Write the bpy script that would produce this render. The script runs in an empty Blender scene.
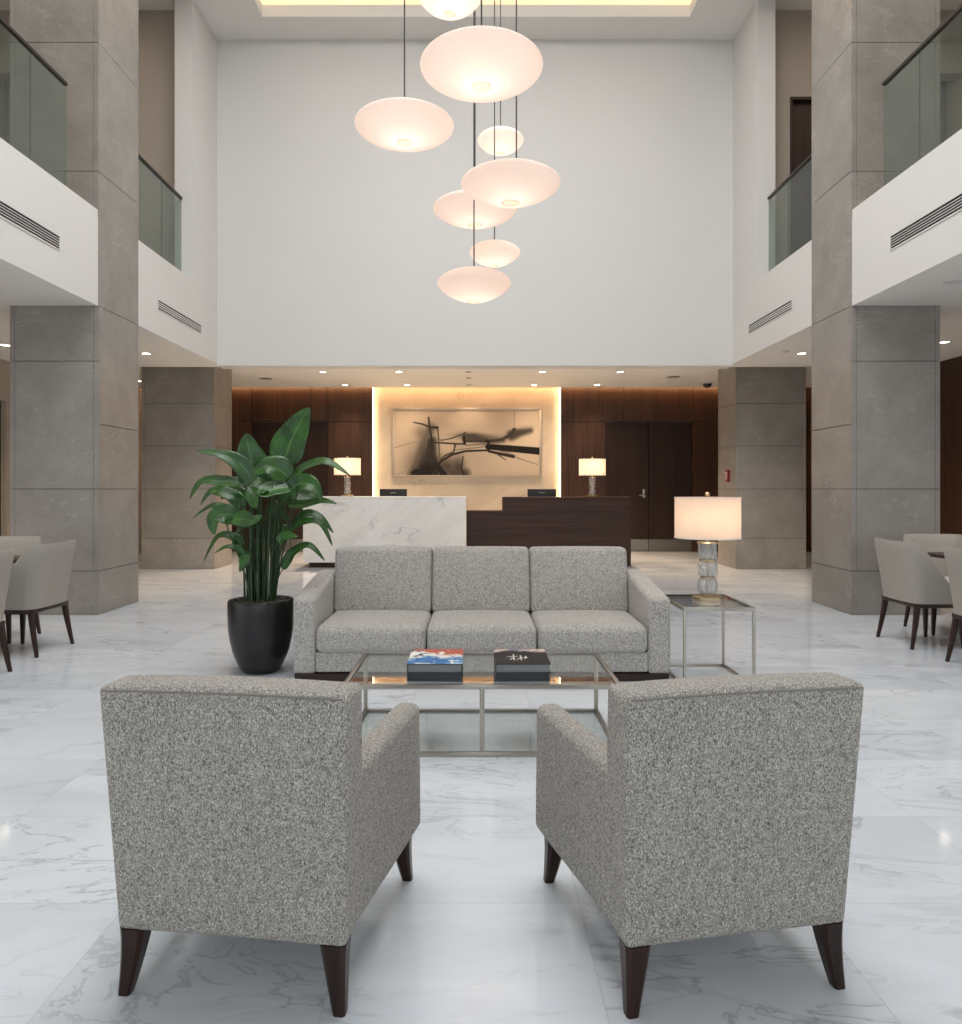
import bpy, bmesh, math, random
import numpy as np
from mathutils import Vector, Matrix
random.seed(7)
sc = bpy.context.scene
COL = sc.collection
R = math.radians

# ------------------------------------------------------------------ camera
cam_d = bpy.data.cameras.new('camera'); cam = bpy.data.objects.new('camera', cam_d); COL.objects.link(cam)
cam.location = (0, 0, 1.3); cam.rotation_euler = (R(90), 0, 0)
cam_d.sensor_fit = 'HORIZONTAL'; cam_d.sensor_width = 36; cam_d.lens = 36*720/962
cam_d.shift_x = 6/962; cam_d.shift_y = -23/962
cam_d.clip_end = 200; cam_d.clip_start = 0.05
sc.camera = cam
sc.view_settings.view_transform = 'Standard'; sc.view_settings.look = 'None'
sc.view_settings.gamma = 1; sc.view_settings.use_curve_mapping = False
sc.view_settings.exposure = 0.0

# ------------------------------------------------------------------ colour / materials
def lin(c):
    c = c/255
    return c/12.92 if c <= .04045 else ((c+.055)/1.055)**2.4
def rgb(r, g, b): return (lin(r), lin(g), lin(b), 1)

class N:
    """tiny node helper"""
    def __init__(s, name):
        s.m = bpy.data.materials.new(name); s.m.use_nodes = True
        s.t = s.m.node_tree; s.b = s.t.nodes['Principled BSDF']; s.out = s.t.nodes['Material Output']
    def n(s, typ, **kw):
        nd = s.t.nodes.new(typ)
        for k, v in kw.items():
            if k.startswith('_'): setattr(nd, k[1:], v)
        for k, v in kw.items():
            if not k.startswith('_'): s.set(nd, k, v)
        return nd
    def set(s, nd, k, v):
        if k[0] == 'i' and k[1:].isdigit(): k = int(k[1:])
        inp = nd.inputs[k.replace('__', ' ') if isinstance(k, str) else k]
        if hasattr(v, 'bl_rna') and hasattr(v, 'is_output'): s.t.links.new(v, inp)
        elif hasattr(v, 'outputs'): s.t.links.new(v.outputs[0], inp)
        else: inp.default_value = v
    def P(s, **kw):
        for k, v in kw.items(): s.set(s.b, k, v)
        return s.m
    def math(s, op, a, b=0.0, c=None, clamp=False):
        nd = s.n('ShaderNodeMath', _operation=op, _use_clamp=clamp)
        s.set(nd, 'i0', a); s.set(nd, 'i1', b)
        if c is not None: s.set(nd, 'i2', c)
        return nd.outputs[0]
    def obj(s): return s.n('ShaderNodeTexCoord').outputs['Object']
    def map(s, v, scale=(1, 1, 1), rot=(0, 0, 0), loc=(0, 0, 0)):
        nd = s.n('ShaderNodeMapping', Vector=v, Scale=scale, Rotation=rot, Location=loc); return nd.outputs[0]
    def noise(s, v, scale, detail=4, rough=.5, dist=0, out='Fac'):
        nd = s.n('ShaderNodeTexNoise', Vector=v, Scale=scale, Detail=detail, Roughness=rough, Distortion=dist); return nd.outputs[out]
    def ramp(s, f, stops, interp='LINEAR'):
        nd = s.n('ShaderNodeValToRGB', Fac=f); cr = nd.color_ramp; cr.interpolation = interp
        while len(cr.elements) < len(stops): cr.elements.new(.5)
        for e, (p, c) in zip(cr.elements, stops):
            e.position = p; e.color = c if len(c) == 4 else (*c, 1)
        return nd.outputs[0]
    def mix(s, f, a, b, mode='MIX'):
        nd = s.n('ShaderNodeMix', _data_type='RGBA', _blend_type=mode)
        s.set(nd, 'i0', f); s.set(nd, 'i6', a); s.set(nd, 'i7', b); return nd.outputs[2]
    def bump(s, h, strength=.3, dist=.01):
        nd = s.n('ShaderNodeBump', Height=h, Strength=strength, Distance=dist); s.set(s.b, 'Normal', nd.outputs[0])

G = lambda v: (v, v, v, 1)
def simple(name, col, rough=.5, metal=0, **kw):
    m = N(name); v = m.noise(m.obj(), 6, 3)
    c = m.mix(m.math('MULTIPLY', v, .12), col, tuple(x*.8 for x in col[:3])+(1,))
    return m.P(Base__Color=c, Roughness=rough, Metallic=metal, **kw)
def emit(name, col, strength):
    m = N(name); return m.P(Base__Color=col, Emission__Color=col, Emission__Strength=strength)

M = {}
M['plaster'] = simple('white_plaster', rgb(213, 210, 206), .75)
M['ceil'] = simple('ceiling_paint', rgb(228, 225, 220), .8)
M['beige'] = simple('beige_wall', rgb(176, 164, 150), .8)
M['greywall'] = simple('grey_wall_panel', rgb(128, 126, 122), .7)
M['taupe'] = simple('taupe_wall', rgb(164, 154, 144), .8)
M['chrome'] = simple('brushed_nickel', rgb(176, 170, 160), .28, 1)
M['steel'] = simple('brushed_steel', rgb(150, 146, 140), .35, 1)
M['brass'] = simple('champagne_brass', rgb(205, 180, 145), .3, 1)
M['black'] = simple('black_plastic', rgb(20, 20, 20), .45)
M['rail'] = simple('bronze_rail', rgb(70, 62, 56), .4, .6)
M['pot'] = simple('black_ceramic', rgb(15, 13, 13), .32)
M['cord'] = simple('grey_cord', rgb(60, 58, 58), .6)
M['redbox'] = simple('red_enamel', rgb(125, 28, 28), .4)
M['whitemark'] = simple('white_mark', rgb(225, 215, 210), .6)
M['trimwhite'] = simple('white_metal', rgb(215, 212, 208), .5)
M['slotblack'] = simple('dark_slot', rgb(28, 27, 26), .8)
M['led'] = emit('warm_led', (1, .58, .26, 1), 26)
M['ledcove'] = emit('cove_led', (1, .75, .44, 1), 11)
M['ledside'] = emit('side_led', (1, .76, .46, 1), 13)
M['lampdisc'] = emit('downlight_lens', (1, .86, .66, 1), 12)

def wood(name, c1, c2, axis='z', rough=.38, scale=1.0):
    m = N(name); o = m.obj()
    sc_ = {'z': (38, 38, .9), 'x': (.9, 38, 38), 'y': (38, .9, 38)}[axis]
    a = m.noise(m.map(o, tuple(q*scale for q in sc_)), 1.0, 5, .6, .4)
    b = m.noise(m.map(o, tuple(q*scale*.22 for q in sc_)), 1.0, 3, .5, .8)
    f = m.math('MULTIPLY_ADD', a, .65, m.math('MULTIPLY', b, .35))
    c = m.ramp(f, [(.33, c1), (.66, c2)])
    m.bump(a, .08, .002)
    m.set(m.b, 'Specular IOR Level', .3)
    return m.P(Base__Color=c, Roughness=rough)
M['wallwood'] = wood('walnut_panelling', rgb(46, 30, 22), rgb(84, 58, 44))
M['doorwood'] = wood('dark_door_wood', rgb(36, 23, 17), rgb(56, 38, 29), 'z', .5)
M['deskwood'] = wood('dark_desk_wood', rgb(40, 26, 20), rgb(68, 47, 38), 'x', .5)
M['legwood'] = wood('espresso_leg_wood', rgb(32, 19, 15), rgb(56, 35, 28), 'z', .3)
M['tablewood'] = wood('espresso_table_wood', rgb(46, 32, 26), rgb(74, 54, 44), 'y', .35)

def stone():
    m = N('grey_stone'); o = m.obj()
    n1 = m.noise(o, 2.2, 6, .6, .3); n2 = m.noise(o, 60, 4, .7)
    f = m.math('ADD', m.math('MULTIPLY', n1, .6), m.math('MULTIPLY', n2, .4))
    base = m.ramp(f, [(.3, rgb(122, 116, 109)), (.7, rgb(156, 149, 141))])
    v = m.noise(m.map(o, (1, 1, 1.6), (.3, .5, .4)), 1.7, 7, .62, 1.2)
    r = m.math('ABSOLUTE', m.math('SUBTRACT', v, .5))
    vein = m.math('SUBTRACT', 1.0, m.math('DIVIDE', r, .012), clamp=True)
    brk = m.ramp(m.noise(o, 3.1, 3), [(.48, G(0)), (.62, G(1))])
    vf = m.math('MULTIPLY', m.math('MULTIPLY', vein, .35), brk)
    c = m.mix(vf, base, rgb(196, 190, 180))
    sp = m.math('GREATER_THAN', m.noise(o, 150, 2, .5), .70)
    c = m.mix(m.math('MULTIPLY', sp, .3), c, rgb(190, 186, 178))
    m.bump(n2, .12, .003)
    return m.P(Base__Color=c, Roughness=.36)
M['stone'] = stone()
M['joint'] = simple('stone_joint', rgb(70, 66, 62), .8)

def veins(m, v, scale, width, dist=1.4, detail=6, rough=.55):
    n = m.noise(v, scale, detail, rough, dist)
    r = m.math('ABSOLUTE', m.math('SUBTRACT', n, .5))
    return m.math('SUBTRACT', 1.0, m.math('DIVIDE', r, width), clamp=True)

def floor_mat():
    m = N('white_marble_floor'); o = m.obj()
    sep = m.n('ShaderNodeSeparateXYZ', Vector=o)
    X, Y = sep.outputs[0], sep.outputs[1]
    fx = m.math('DIVIDE', m.math('SUBTRACT', X, .327), .708); fy = m.math('DIVIDE', m.math('SUBTRACT', Y, 2.26), .60)
    cx, cy = m.math('FLOOR', fx), m.math('FLOOR', fy)
    comb = m.n('ShaderNodeCombineXYZ', X=cx, Y=cy)
    wn = m.n('ShaderNodeTexWhiteNoise', _noise_dimensions='2D', Vector=comb.outputs[0])
    off = m.n('ShaderNodeVectorMath', _operation='MULTIPLY', i0=wn.outputs['Color'], i1=(1.2, 1.2, 9))
    v = m.n('ShaderNodeVectorMath', _operation='ADD', i0=o, i1=off.outputs[0]).outputs[0]
    va = m.map(v, (.55, 1.5, 1), (0, 0, R(24)))
    warp = m.noise(va, 1.3, 3, .5, 0, 'Color')
    vw = m.n('ShaderNodeVectorMath', _operation='MULTIPLY_ADD', i0=warp, i1=(.7, .7, .7), i2=va).outputs[0]
    big = veins(m, vw, .8, .018, 1.0, 7, .6)
    fine = veins(m, vw, 2.3, .016, 1.2, 7, .6)
    clouds = m.noise(vw, .9, 5, .6, .6)
    patch = m.ramp(m.noise(va, .9, 4, .55), [(.42, G(0)), (.62, G(1))])
    patch2 = m.ramp(m.noise(va, 1.4, 3, .5), [(.45, G(.06)), (.66, G(1))])
    c = m.ramp(clouds, [(.34, rgb(200, 205, 211)), (.56, rgb(214, 218, 223)), (.8, rgb(224, 226, 229))])
    c = m.mix(m.math('MULTIPLY', m.math('MULTIPLY', fine, patch), .55), c, rgb(138, 142, 148))
    c = m.mix(m.math('MULTIPLY', m.math('MULTIPLY', big, patch2), .55), c, rgb(136, 139, 144))
    # joints
    def edge(f, w):
        fr = m.math('FRACT', f); d = m.math('MINIMUM', fr, m.math('SUBTRACT', 1.0, fr))
        return m.math('LESS_THAN', d, w)
    j = m.math('MAXIMUM', edge(fx, .0013/.708), edge(fy, .0013/.6))
    c = m.mix(m.math('MULTIPLY', j, .38), c, rgb(140, 142, 145))
    return m.P(Base__Color=c, Roughness=m.math('MULTIPLY_ADD', clouds, .05, .05), IOR=1.55)
M['floor'] = floor_mat()

def marble(name, c0, c1, vc, s=1.0, amt=.5, rough=.18):
    m = N(name); o = m.obj()
    va = m.map(o, (1*s, 1*s, 1.2*s), (0, R(38), 0))
    va = m.map(va, (.6, 1, 1.6))
    cl = m.noise(va, 1.2, 5, .6, .6)
    a = veins(m, va, .8, .011, .9, 6, .5); b = veins(m, va, 1.9, .007, 1.3, 6, .55)
    pt = m.ramp(m.noise(o, 1.1, 3), [(.45, G(.05)), (.6, G(1))])
    c = m.ramp(cl, [(.35, c0), (.65, c1)])
    c = m.mix(m.math('MULTIPLY', m.math('MAXIMUM', a, m.math('MULTIPLY', b, .6)), m.math('MULTIPLY', pt, amt)), c, vc)
    return m.P(Base__Color=c, Roughness=rough)
M['deskmarble'] = marble('white_marble_desk', rgb(214, 210, 206), rgb(230, 227, 223), rgb(130, 128, 128), 1.0, .6)
M['wallmarble'] = marble('cream_marble_wall', rgb(196, 180, 160), rgb(212, 198, 178), rgb(150, 130, 108), .8, .5, .3)

def boucle(name='boucle_fabric', s=1.0, lo=(104, 99, 92), mid=(172, 166, 157), hi=(218, 212, 203)):
    m = N(name); o = m.obj()
    w = m.noise(o, 60*s, 2, .5, 0, 'Color')
    v = m.n('ShaderNodeVectorMath', _operation='MULTIPLY_ADD', i0=w, i1=(.013/s,)*3, i2=o).outputs[0]
    v = m.map(v, (1, 1, .52))
    vo = m.n('ShaderNodeTexVoronoi', _feature='DISTANCE_TO_EDGE', Vector=v, Scale=215*s).outputs['Distance']
    vc = m.n('ShaderNodeTexVoronoi', _feature='F1', Vector=v, Scale=215*s).outputs['Color']
    per = m.n('ShaderNodeSeparateColor', Color=vc).outputs[0]
    nz = m.noise(m.map(o, (1, 1, .6)), 260*s, 2, .6)
    n2 = m.noise(m.map(o, (1, 1, .8)), 95*s, 3, .6)
    f = m.math('ADD', m.math('MULTIPLY', vo, 1.5), m.math('MULTIPLY', per, .24))
    f = m.math('ADD', f, m.math('MULTIPLY_ADD', nz, 1.1, -.55))
    f = m.math('ADD', f, m.math('MULTIPLY_ADD', n2, .12, -.06))
    c = m.ramp(f, [(.0, rgb(*lo)), (.32, rgb(*mid)), (.75, rgb(*hi))])
    m.bump(m.math('ADD', vo, m.math('MULTIPLY', nz, .3)), .9, .005)
    m.P(Base__Color=c, Roughness=.95, Sheen__Weight=.15)
    m.set(m.b, 'Specular IOR Level', .15)
    return m.m
M['boucle'] = boucle()
M['sofafab'] = boucle('sofa_boucle', .82, (120, 116, 111), (186, 181, 174), (228, 224, 217))
M['piping'] = simple('boucle_piping', rgb(128, 124, 118), .95)
def cloth(name, c1, c2):
    m = N(name); o = m.obj(); n = m.noise(m.map(o, (300, 300, 90)), 1, 2)
    m.bump(n, .15, .001)
    return m.P(Base__Color=m.ramp(n, [(.3, c1), (.7, c2)]), Roughness=.85)
M['diningfab'] = cloth('taupe_upholstery', rgb(152, 145, 136), rgb(170, 163, 154))
M['seatfab'] = cloth('pale_seat_upholstery', rgb(178, 174, 168), rgb(196, 192, 186))

def glass(name, tint, refl=1.0, edge=None):
    m = N(name); t = m.t
    geo = m.n('ShaderNodeNewGeometry')
    ior = m.math('MULTIPLY_ADD', geo.outputs['Backfacing'], 1/1.5-1.5, 1.5)
    fr = m.n('ShaderNodeFresnel', IOR=ior)
    tr = m.n('ShaderNodeBsdfTransparent', Color=tint)
    gl = m.n('ShaderNodeBsdfGlossy', Color=(1, 1, 1, 1), Roughness=.02)
    mx = m.n('ShaderNodeMixShader', i0=m.math('MULTIPLY', fr.outputs[0], refl), i1=tr.outputs[0], i2=gl.outputs[0])
    t.links.new(mx.outputs[0], m.out.inputs['Surface'])
    return m.m
M['railglass'] = glass('green_tinted_glass', (.74, .80, .77, 1), .75)
M['tableglass'] = glass('clear_table_glass', (.97, .985, .98, 1), 1.0)
M['glassedge'] = simple('glass_edge', rgb(128, 150, 142), .2)
def crystal():
    m = N('crystal_block'); t = m.t
    geo = m.n('ShaderNodeNewGeometry')
    ior = m.math('MULTIPLY_ADD', geo.outputs['Backfacing'], 1/1.6-1.6, 1.6)
    fr = m.n('ShaderNodeFresnel', IOR=ior)
    n = m.noise(m.map(m.obj(), (60, 60, 12)), 1, 3)
    tr = m.n('ShaderNodeBsdfTransparent', Color=m.ramp(n, [(.35, G(.62)), (.6, G(.97))]))
    gl = m.n('ShaderNodeBsdfGlossy', Color=(1, 1, 1, 1), Roughness=.08)
    df = m.n('ShaderNodeBsdfDiffuse', Color=(.8, .84, .84, 1))
    m1 = m.n('ShaderNodeMixShader', i0=.27, i1=tr.outputs[0], i2=df.outputs[0])
    mx = m.n('ShaderNodeMixShader', i0=fr.outputs[0], i1=m1.outputs[0], i2=gl.outputs[0])
    t.links.new(mx.outputs[0], m.out.inputs['Surface'])
    return m.m
M['crystal'] = crystal()

def shade(name, col, tr=.5, diff=(.85, .8, .75, 1), radial=False):
    m = N(name); o = m.obj()
    if radial:
        sp = m.n('ShaderNodeSeparateXYZ', Vector=o)
        ang = m.math('ARCTAN2', sp.outputs[1], sp.outputs[0])
        cb = m.n('ShaderNodeCombineXYZ', X=m.math('MULTIPLY', ang, 16.0), Y=m.math('MULTIPLY', sp.outputs[2], 9.0))
        n = m.noise(cb.outputs[0], 2.0, 4, .7)
        k = m.ramp(n, [(.3, G(.90)), (.7, G(1))])
        col = m.mix(1.0, col, k, 'MULTIPLY')
    d = m.n('ShaderNodeBsdfDiffuse', Color=diff)
    t = m.n('ShaderNodeBsdfTranslucent', Color=col)
    mx = m.n('ShaderNodeMixShader', i0=tr, i1=d.outputs[0], i2=t.outputs[0])
    m.t.links.new(mx.outputs[0], m.out.inputs['Surface'])
    return m.m
M['pendant'] = shade('silk_pendant', (.97, .86, .79, 1), .55, (.84, .76, .72, 1), True)
M['lampshade'] = shade('linen_shade', (.95, .80, .66, 1), .5, (.72, .66, .60, 1))
M['shadetrim'] = simple('shade_trim', rgb(235, 225, 212), .8)
M['capglow'] = shade('frosted_cap', (1, .88, .78, 1), .6)

def leafmat():
    m = N('glossy_leaf'); uv = m.n('ShaderNodeTexCoord').outputs['UV']
    sp = m.n('ShaderNodeSeparateXYZ', Vector=uv); u, v = sp.outputs[0], sp.outputs[1]
    au = m.math('ABSOLUTE', m.math('SUBTRACT', u, .5))
    mid = m.math('SUBTRACT', 1.0, m.math('DIVIDE', au, .035), clamp=True)
    k = m.math('SUBTRACT', m.math('MULTIPLY', v, 90.0), m.math('MULTIPLY', au, 60.0))
    w = m.math('MULTIPLY_ADD', m.math('SINE', k), .5, .5)
    n = m.noise(m.obj(), 9, 3)
    c = m.ramp(n, [(.3, rgb(18, 48, 12)), (.7, rgb(46, 94, 26))])
    c = m.mix(m.math('MULTIPLY', m.math('POWER', w, 4.0), .22), c, rgb(78, 122, 62))
    c = m.mix(m.math('MULTIPLY', mid, .6), c, rgb(104, 148, 84))
    m.bump(w, .25, .003)
    return m.P(Base__Color=c, Roughness=.24)
M['leaf'] = leafmat()
M['stem'] = simple('green_stem', rgb(34, 62, 26), .45)
def soil():
    m = N('dark_gravel'); o = m.obj(); v = m.n('ShaderNodeTexVoronoi', Vector=o, Scale=60)
    c = m.ramp(m.noise(o, 40, 3), [(.35, rgb(38, 36, 32)), (.65, rgb(96, 92, 82))])
    return m.P(Base__Color=c, Roughness=.9)
M['soil'] = soil()
def vcol(name, rough=.6, coat=0):
    m = N(name); a = m.n('ShaderNodeVertexColor', _layer_name='paint')
    n = m.noise(m.obj(), 40, 2)
    m.set(m.b, 'Specular IOR Level', .12)
    return m.P(Base__Color=m.mix(.02, a.outputs[0], n), Roughness=rough)
M['painting'] = vcol('ink_painting'); M['coverart'] = vcol('printed_cover', .55)
M['frame'] = simple('silver_frame', rgb(196, 184, 168), .4, .5)
M['bookdark'] = simple('charcoal_book_cloth', rgb(64, 67, 69), .6)
M['pages'] = simple('grey_page_block', rgb(138, 142, 142), .8)
M['sofaplinth'] = M['legwood']

# ------------------------------------------------------------------ mesh helpers
def link(name, bm, mats, parent=None, smooth=True, loc=None):
    me = bpy.data.meshes.new(name); bm.normal_update(); bm.to_mesh(me); bm.free()
    if not isinstance(mats, (list, tuple)): mats = [mats]
    for m in mats: me.materials.append(M[m] if isinstance(m, str) else m)
    if smooth:
        for p in me.polygons: p.use_smooth = True
        try: me.set_sharp_from_angle(angle=R(38))
        except Exception: pass
    o = bpy.data.objects.new(name, me); COL.objects.link(o)
    if parent: o.parent = parent
    if loc: o.location = loc
    return o
def thing(name, label, cat, loc=(0, 0, 0), rz=0, group=None):
    o = bpy.data.objects.new(name, None); COL.objects.link(o); o.empty_display_size = .1
    o.location = loc; o.rotation_euler = (0, 0, rz)
    return tag(o, label, cat, group)
def tag(o, label, cat, group=None):
    o['label'] = label; o['category'] = cat
    if group: o['group'] = group
    return o
def struct(o, label=None):
    o['kind'] = 'structure'
    if label: o['label'] = label
    return o
def dup(root, loc, rz, label, group=None, scale=None):
    r = root.copy(); COL.objects.link(r); r.location = loc; r.rotation_euler = (0, 0, rz); r['label'] = label
    if scale: r.scale = scale
    if group: r['group'] = group
    for ch in list(root.children):
        c = ch.copy(); COL.objects.link(c); c.parent = r
        for g in ch.children:
            d = g.copy(); COL.objects.link(d); d.parent = c
    return r
def box(bm, x0, x1, y0, y1, z0, z1, mi=0, bev=0):
    vs = [bm.verts.new((x, y, z)) for x in (x0, x1) for y in (y0, y1) for z in (z0, z1)]
    fs = [(0, 1, 3, 2), (4, 6, 7, 5), (0, 4, 5, 1), (2, 3, 7, 6), (0, 2, 6, 4), (1, 5, 7, 3)]
    F = []
    for f in fs:
        fc = bm.faces.new([vs[i] for i in f]); fc.material_index = mi; F.append(fc)
    if bev:
        es = list({e for f in F for e in f.edges})
        r = bmesh.ops.bevel(bm, geom=es, offset=bev, segments=2, profile=.5, affect='EDGES')
        for f in r['faces']: f.material_index = mi
    return vs
def boxes(name, lst, mat, parent=None, bev=0):
    bm = bmesh.new()
    for b in lst: box(bm, *b, bev=bev)
    return link(name, bm, mat, parent, smooth=bool(bev))
def lathe(bm, prof, n=48, cx=0, cy=0, mi=0, capb=True, capt=True):
    rings = []
    for r, z in prof:
        rings.append([bm.verts.new((cx+r*math.cos(2*math.pi*i/n), cy+r*math.sin(2*math.pi*i/n), z)) for i in range(n)])
    for a, b in zip(rings, rings[1:]):
        for i in range(n):
            f = bm.faces.new((a[i], a[(i+1) % n], b[(i+1) % n], b[i])); f.material_index = mi
    if capb: bm.faces.new(rings[0][::-1]).material_index = mi
    if capt: bm.faces.new(rings[-1]).material_index = mi
def tube(bm, pts, rad, n=8, mi=0):
    pts = [Vector(p) for p in pts]; rings = []
    if not isinstance(rad, (list, tuple)): rad = [rad]*len(pts)
    for i, p in enumerate(pts):
        t = (pts[min(i+1, len(pts)-1)]-pts[max(i-1, 0)]).normalized()
        u = t.cross(Vector((0, 1, 0)) if abs(t.y) < .9 else Vector((1, 0, 0))).normalized(); w = t.cross(u)
        rings.append([bm.verts.new(p+(u*math.cos(2*math.pi*k/n)+w*math.sin(2*math.pi*k/n))*rad[i]) for k in range(n)])
    for a, b in zip(rings, rings[1:]):
        for k in range(n):
            bm.faces.new((a[k], a[(k+1) % n], b[(k+1) % n], b[k])).material_index = mi
    bm.faces.new(rings[0][::-1]); bm.faces.new(rings[-1])
def rbox(bm, x0, x1, y0, y1, z0, z1, r, seg=10, rs=4, puff=(0, 0, 0), warp=None, mi=0):
    """rounded, puffed box: seg spans across faces, rs across the rounding"""
    def coords(a, b):
        c = []
        for i in range(rs): c.append((a+r, -math.cos(math.pi/2*i/rs)))      # offset part
        for i in range(seg+1): c.append((a+r+(b-a-2*r)*i/seg, 0))
        for i in range(1, rs+1): c.append((b-r, math.sin(math.pi/2*i/rs)))
        return c
    ax = [coords(x0, x1), coords(y0, y1), coords(z0, z1)]
    n = [len(a) for a in ax]; L = [(x0, x1), (y0, y1), (z0, z1)]
    cache = {}
    def V(i, j, k):
        key = (i, j, k)
        if key in cache: return cache[key]
        idx = key; core = [ax[d][idx[d]][0] for d in range(3)]; off = [ax[d][idx[d]][1] for d in range(3)]
        # cube-face -> sphere
        dirv = []
        for d in range(3):
            t = off[d]
            if idx[d] == 0: t = -1.0
            if idx[d] == n[d]-1: t = 1.0
            dirv.append(t)
        on = [abs(t) >= .9999 for t in dirv]
        v = Vector([math.tan(math.asin(max(-1, min(1, t)))*.5)/math.tan(math.pi/4) if not on[d] else t for d, t in enumerate(dirv)])
        if v.length > 0: v.normalize()
        p = Vector(core)+v*r
        for d in range(3):
            if puff[d] and abs(v[d]) > .3:
                o = [q for q in range(3) if q != d]; w = 1
                for q in o:
                    s = (p[q]-L[q][0])/(L[q][1]-L[q][0]); s = max(0, min(1, s)); w *= (4*s*(1-s))**.6
                p[d] += puff[d]*w*v[d]
        if warp: p = Vector(warp(p))
        cache[key] = bm.verts.new(p); return cache[key]
    def face(fn, a, b, flip):
        for i in range(a-1):
            for j in range(b-1):
                q = [fn(i, j), fn(i+1, j), fn(i+1, j+1), fn(i, j+1)]
                if flip: q.reverse()
                bm.faces.new(q).material_index = mi
    nx, ny, nz = n
    face(lambda i, j: V(i, j, 0), nx, ny, True); face(lambda i, j: V(i, j, nz-1), nx, ny, False)
    face(lambda i, j: V(i, 0, j), nx, nz, False); face(lambda i, j: V(i, ny-1, j), nx, nz, True)
    face(lambda i, j: V(0, i, j), ny, nz, True); face(lambda i, j: V(nx-1, i, j), ny, nz, False)
def loft_leg(bm, secs):
    """secs: list of (cx,cy,z,wx,wy)"""
    rings = []
    for cx, cy, z, wx, wy in secs:
        c = min(wx, wy)*.18; hx, hy = wx/2, wy/2
        pts = [(-hx+c, -hy), (hx-c, -hy), (hx, -hy+c), (hx, hy-c), (hx-c, hy), (-hx+c, hy), (-hx, hy-c), (-hx, -hy+c)]
        rings.append([bm.verts.new((cx+a, cy+b, z)) for a, b in pts])
    for a, b in zip(rings, rings[1:]):
        for i in range(8): bm.faces.new((a[i], a[(i+1) % 8], b[(i+1) % 8], b[i]))
    bm.faces.new(rings[0][::-1]); bm.faces.new(rings[-1])

# ------------------------------------------------------------------ the hall
FX = 3.89; S = 3.19; RC = 3.385; CZ = 8.07; UF = 4.10; LEDGE = 4.18
WY = 10.85; OX = 6.9; RY = 14.95; FRONT = -5.0
struct(boxes('floor', [(-8, 8, FRONT, 15.3, -.1, 0)], 'floor'), 'white marble tile floor with grey veins')
# upper back wall of the atrium
struct(boxes('wall_back', [(-FX, FX, WY, WY+.3, S-.03, CZ+.6)], 'plaster'), 'tall white wall above the reception')
for s, side in ((-1, 'left'), (1, 'right')):
    def B(x0, x1, *r): return (min(s*x0, s*x1), max(s*x0, s*x1), *r)
    lst = [B(FX, OX, FRONT, 7.43, S, UF), B(FX, 4.10, FRONT, 7.425, UF, LEDGE),
           B(4.81, OX, 7.43, 8.315, S, UF),
           B(FX, OX, 8.315, WY+.3, S, UF), B(FX, 4.10, 8.32, 9.9, UF, LEDGE)]
    bm = bmesh.new()
    for b_ in lst: box(bm, *b_)
    for f_ in bm.faces:
        if abs(f_.calc_center_median().z-S) < 1e-4: f_.material_index = 1
    struct(link('ceiling_aisle_'+side, bm, ['plaster', 'ceil'], smooth=False), 'white balcony edge and soffit over the %s aisle' % side)
    struct(boxes('trim_curb_'+side, [B(4.0, 4.07, FRONT, 7.11, LEDGE, LEDGE+.035), B(4.0, 4.07, 8.33, 9.9, LEDGE, LEDGE+.035)], 'trimwhite'))
    struct(boxes('wall_pier_'+side, [B(FX, 4.13, 9.9, WY+.3, UF, CZ+.02)], 'plaster'), 'white pier beside the %s balcony' % side)
    wl = [B(4.13, 4.47, 10.18, 10.38, UF, CZ+.02), B(5.5, 6.3, 10.18, 10.38, UF, CZ+.02), B(4.47, 5.5, 10.18, 10.38, 6.82, CZ+.02),
          B(6.3, OX, 10.18, 10.38, 7.18, CZ+.02)] if s > 0 else [B(4.13, 6.3, 10.18, 10.38, UF, CZ+.02), B(6.3, OX, 10.18, 10.38, 7.18, CZ+.02)]
    struct(boxes('wall_balcony_'+side, wl, 'taupe'), 'taupe wall at the end of the %s balcony' % side)
    struct(boxes('wall_balcony_panel_'+side, [B(6.3, OX, 10.55, 10.65, UF, 7.3)], 'greywall'))
    struct(boxes('wall_%s_upper' % side, [B(OX, OX+.2, FRONT, WY+.3, S, CZ+.02)], 'beige'))
    if s < 0:
        struct(boxes('wall_left', [(-OX-.2, -OX, FRONT, 9.55, 0, S), (-OX-.2, -OX, 10.6, 15.3, 0, RC+.3), (-OX-.2, -OX, 9.55, 10.6, 2.6, S)], 'beige'), 'beige wall of the left aisle')
        d = struct(boxes('door_3', [(-OX-.16, -OX-.08, 9.55, 10.6, 0, 2.6)], 'doorwood'), 'dark door in the left aisle wall')
    else:
        struct(boxes('wall_right', [(OX, OX+.2, FRONT, 15.3, 0, S), (OX, OX+.2, 11.1, 15.3, S, RC+.3)], 'wallwood'), 'dark wood wall of the right aisle')
        bm = bmesh.new()
        for y in np.arange(-4, 15, 1.05): box(bm, OX-.012, OX, y+.004, y+1.042, .1, 2.50); box(bm, OX-.012, OX, y+.004, y+1.042, 2.508, 3.18)
        struct(link('wall_right_panels', bm, 'wallwood', smooth=False))
        dr = struct(boxes('door_4', [(4.47, 5.5, 10.24, 10.30, UF, 6.82)], 'doorwood'), 'dark door on the right balcony')
        boxes('door_frame', [(4.455, 4.485, 10.165, 10.22, UF, 6.84), (5.47, 5.52, 10.165, 10.22, UF, 6.84), (4.485, 5.47, 10.165, 10.22, 6.80, 6.84)], 'doorwood', dr)
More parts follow.
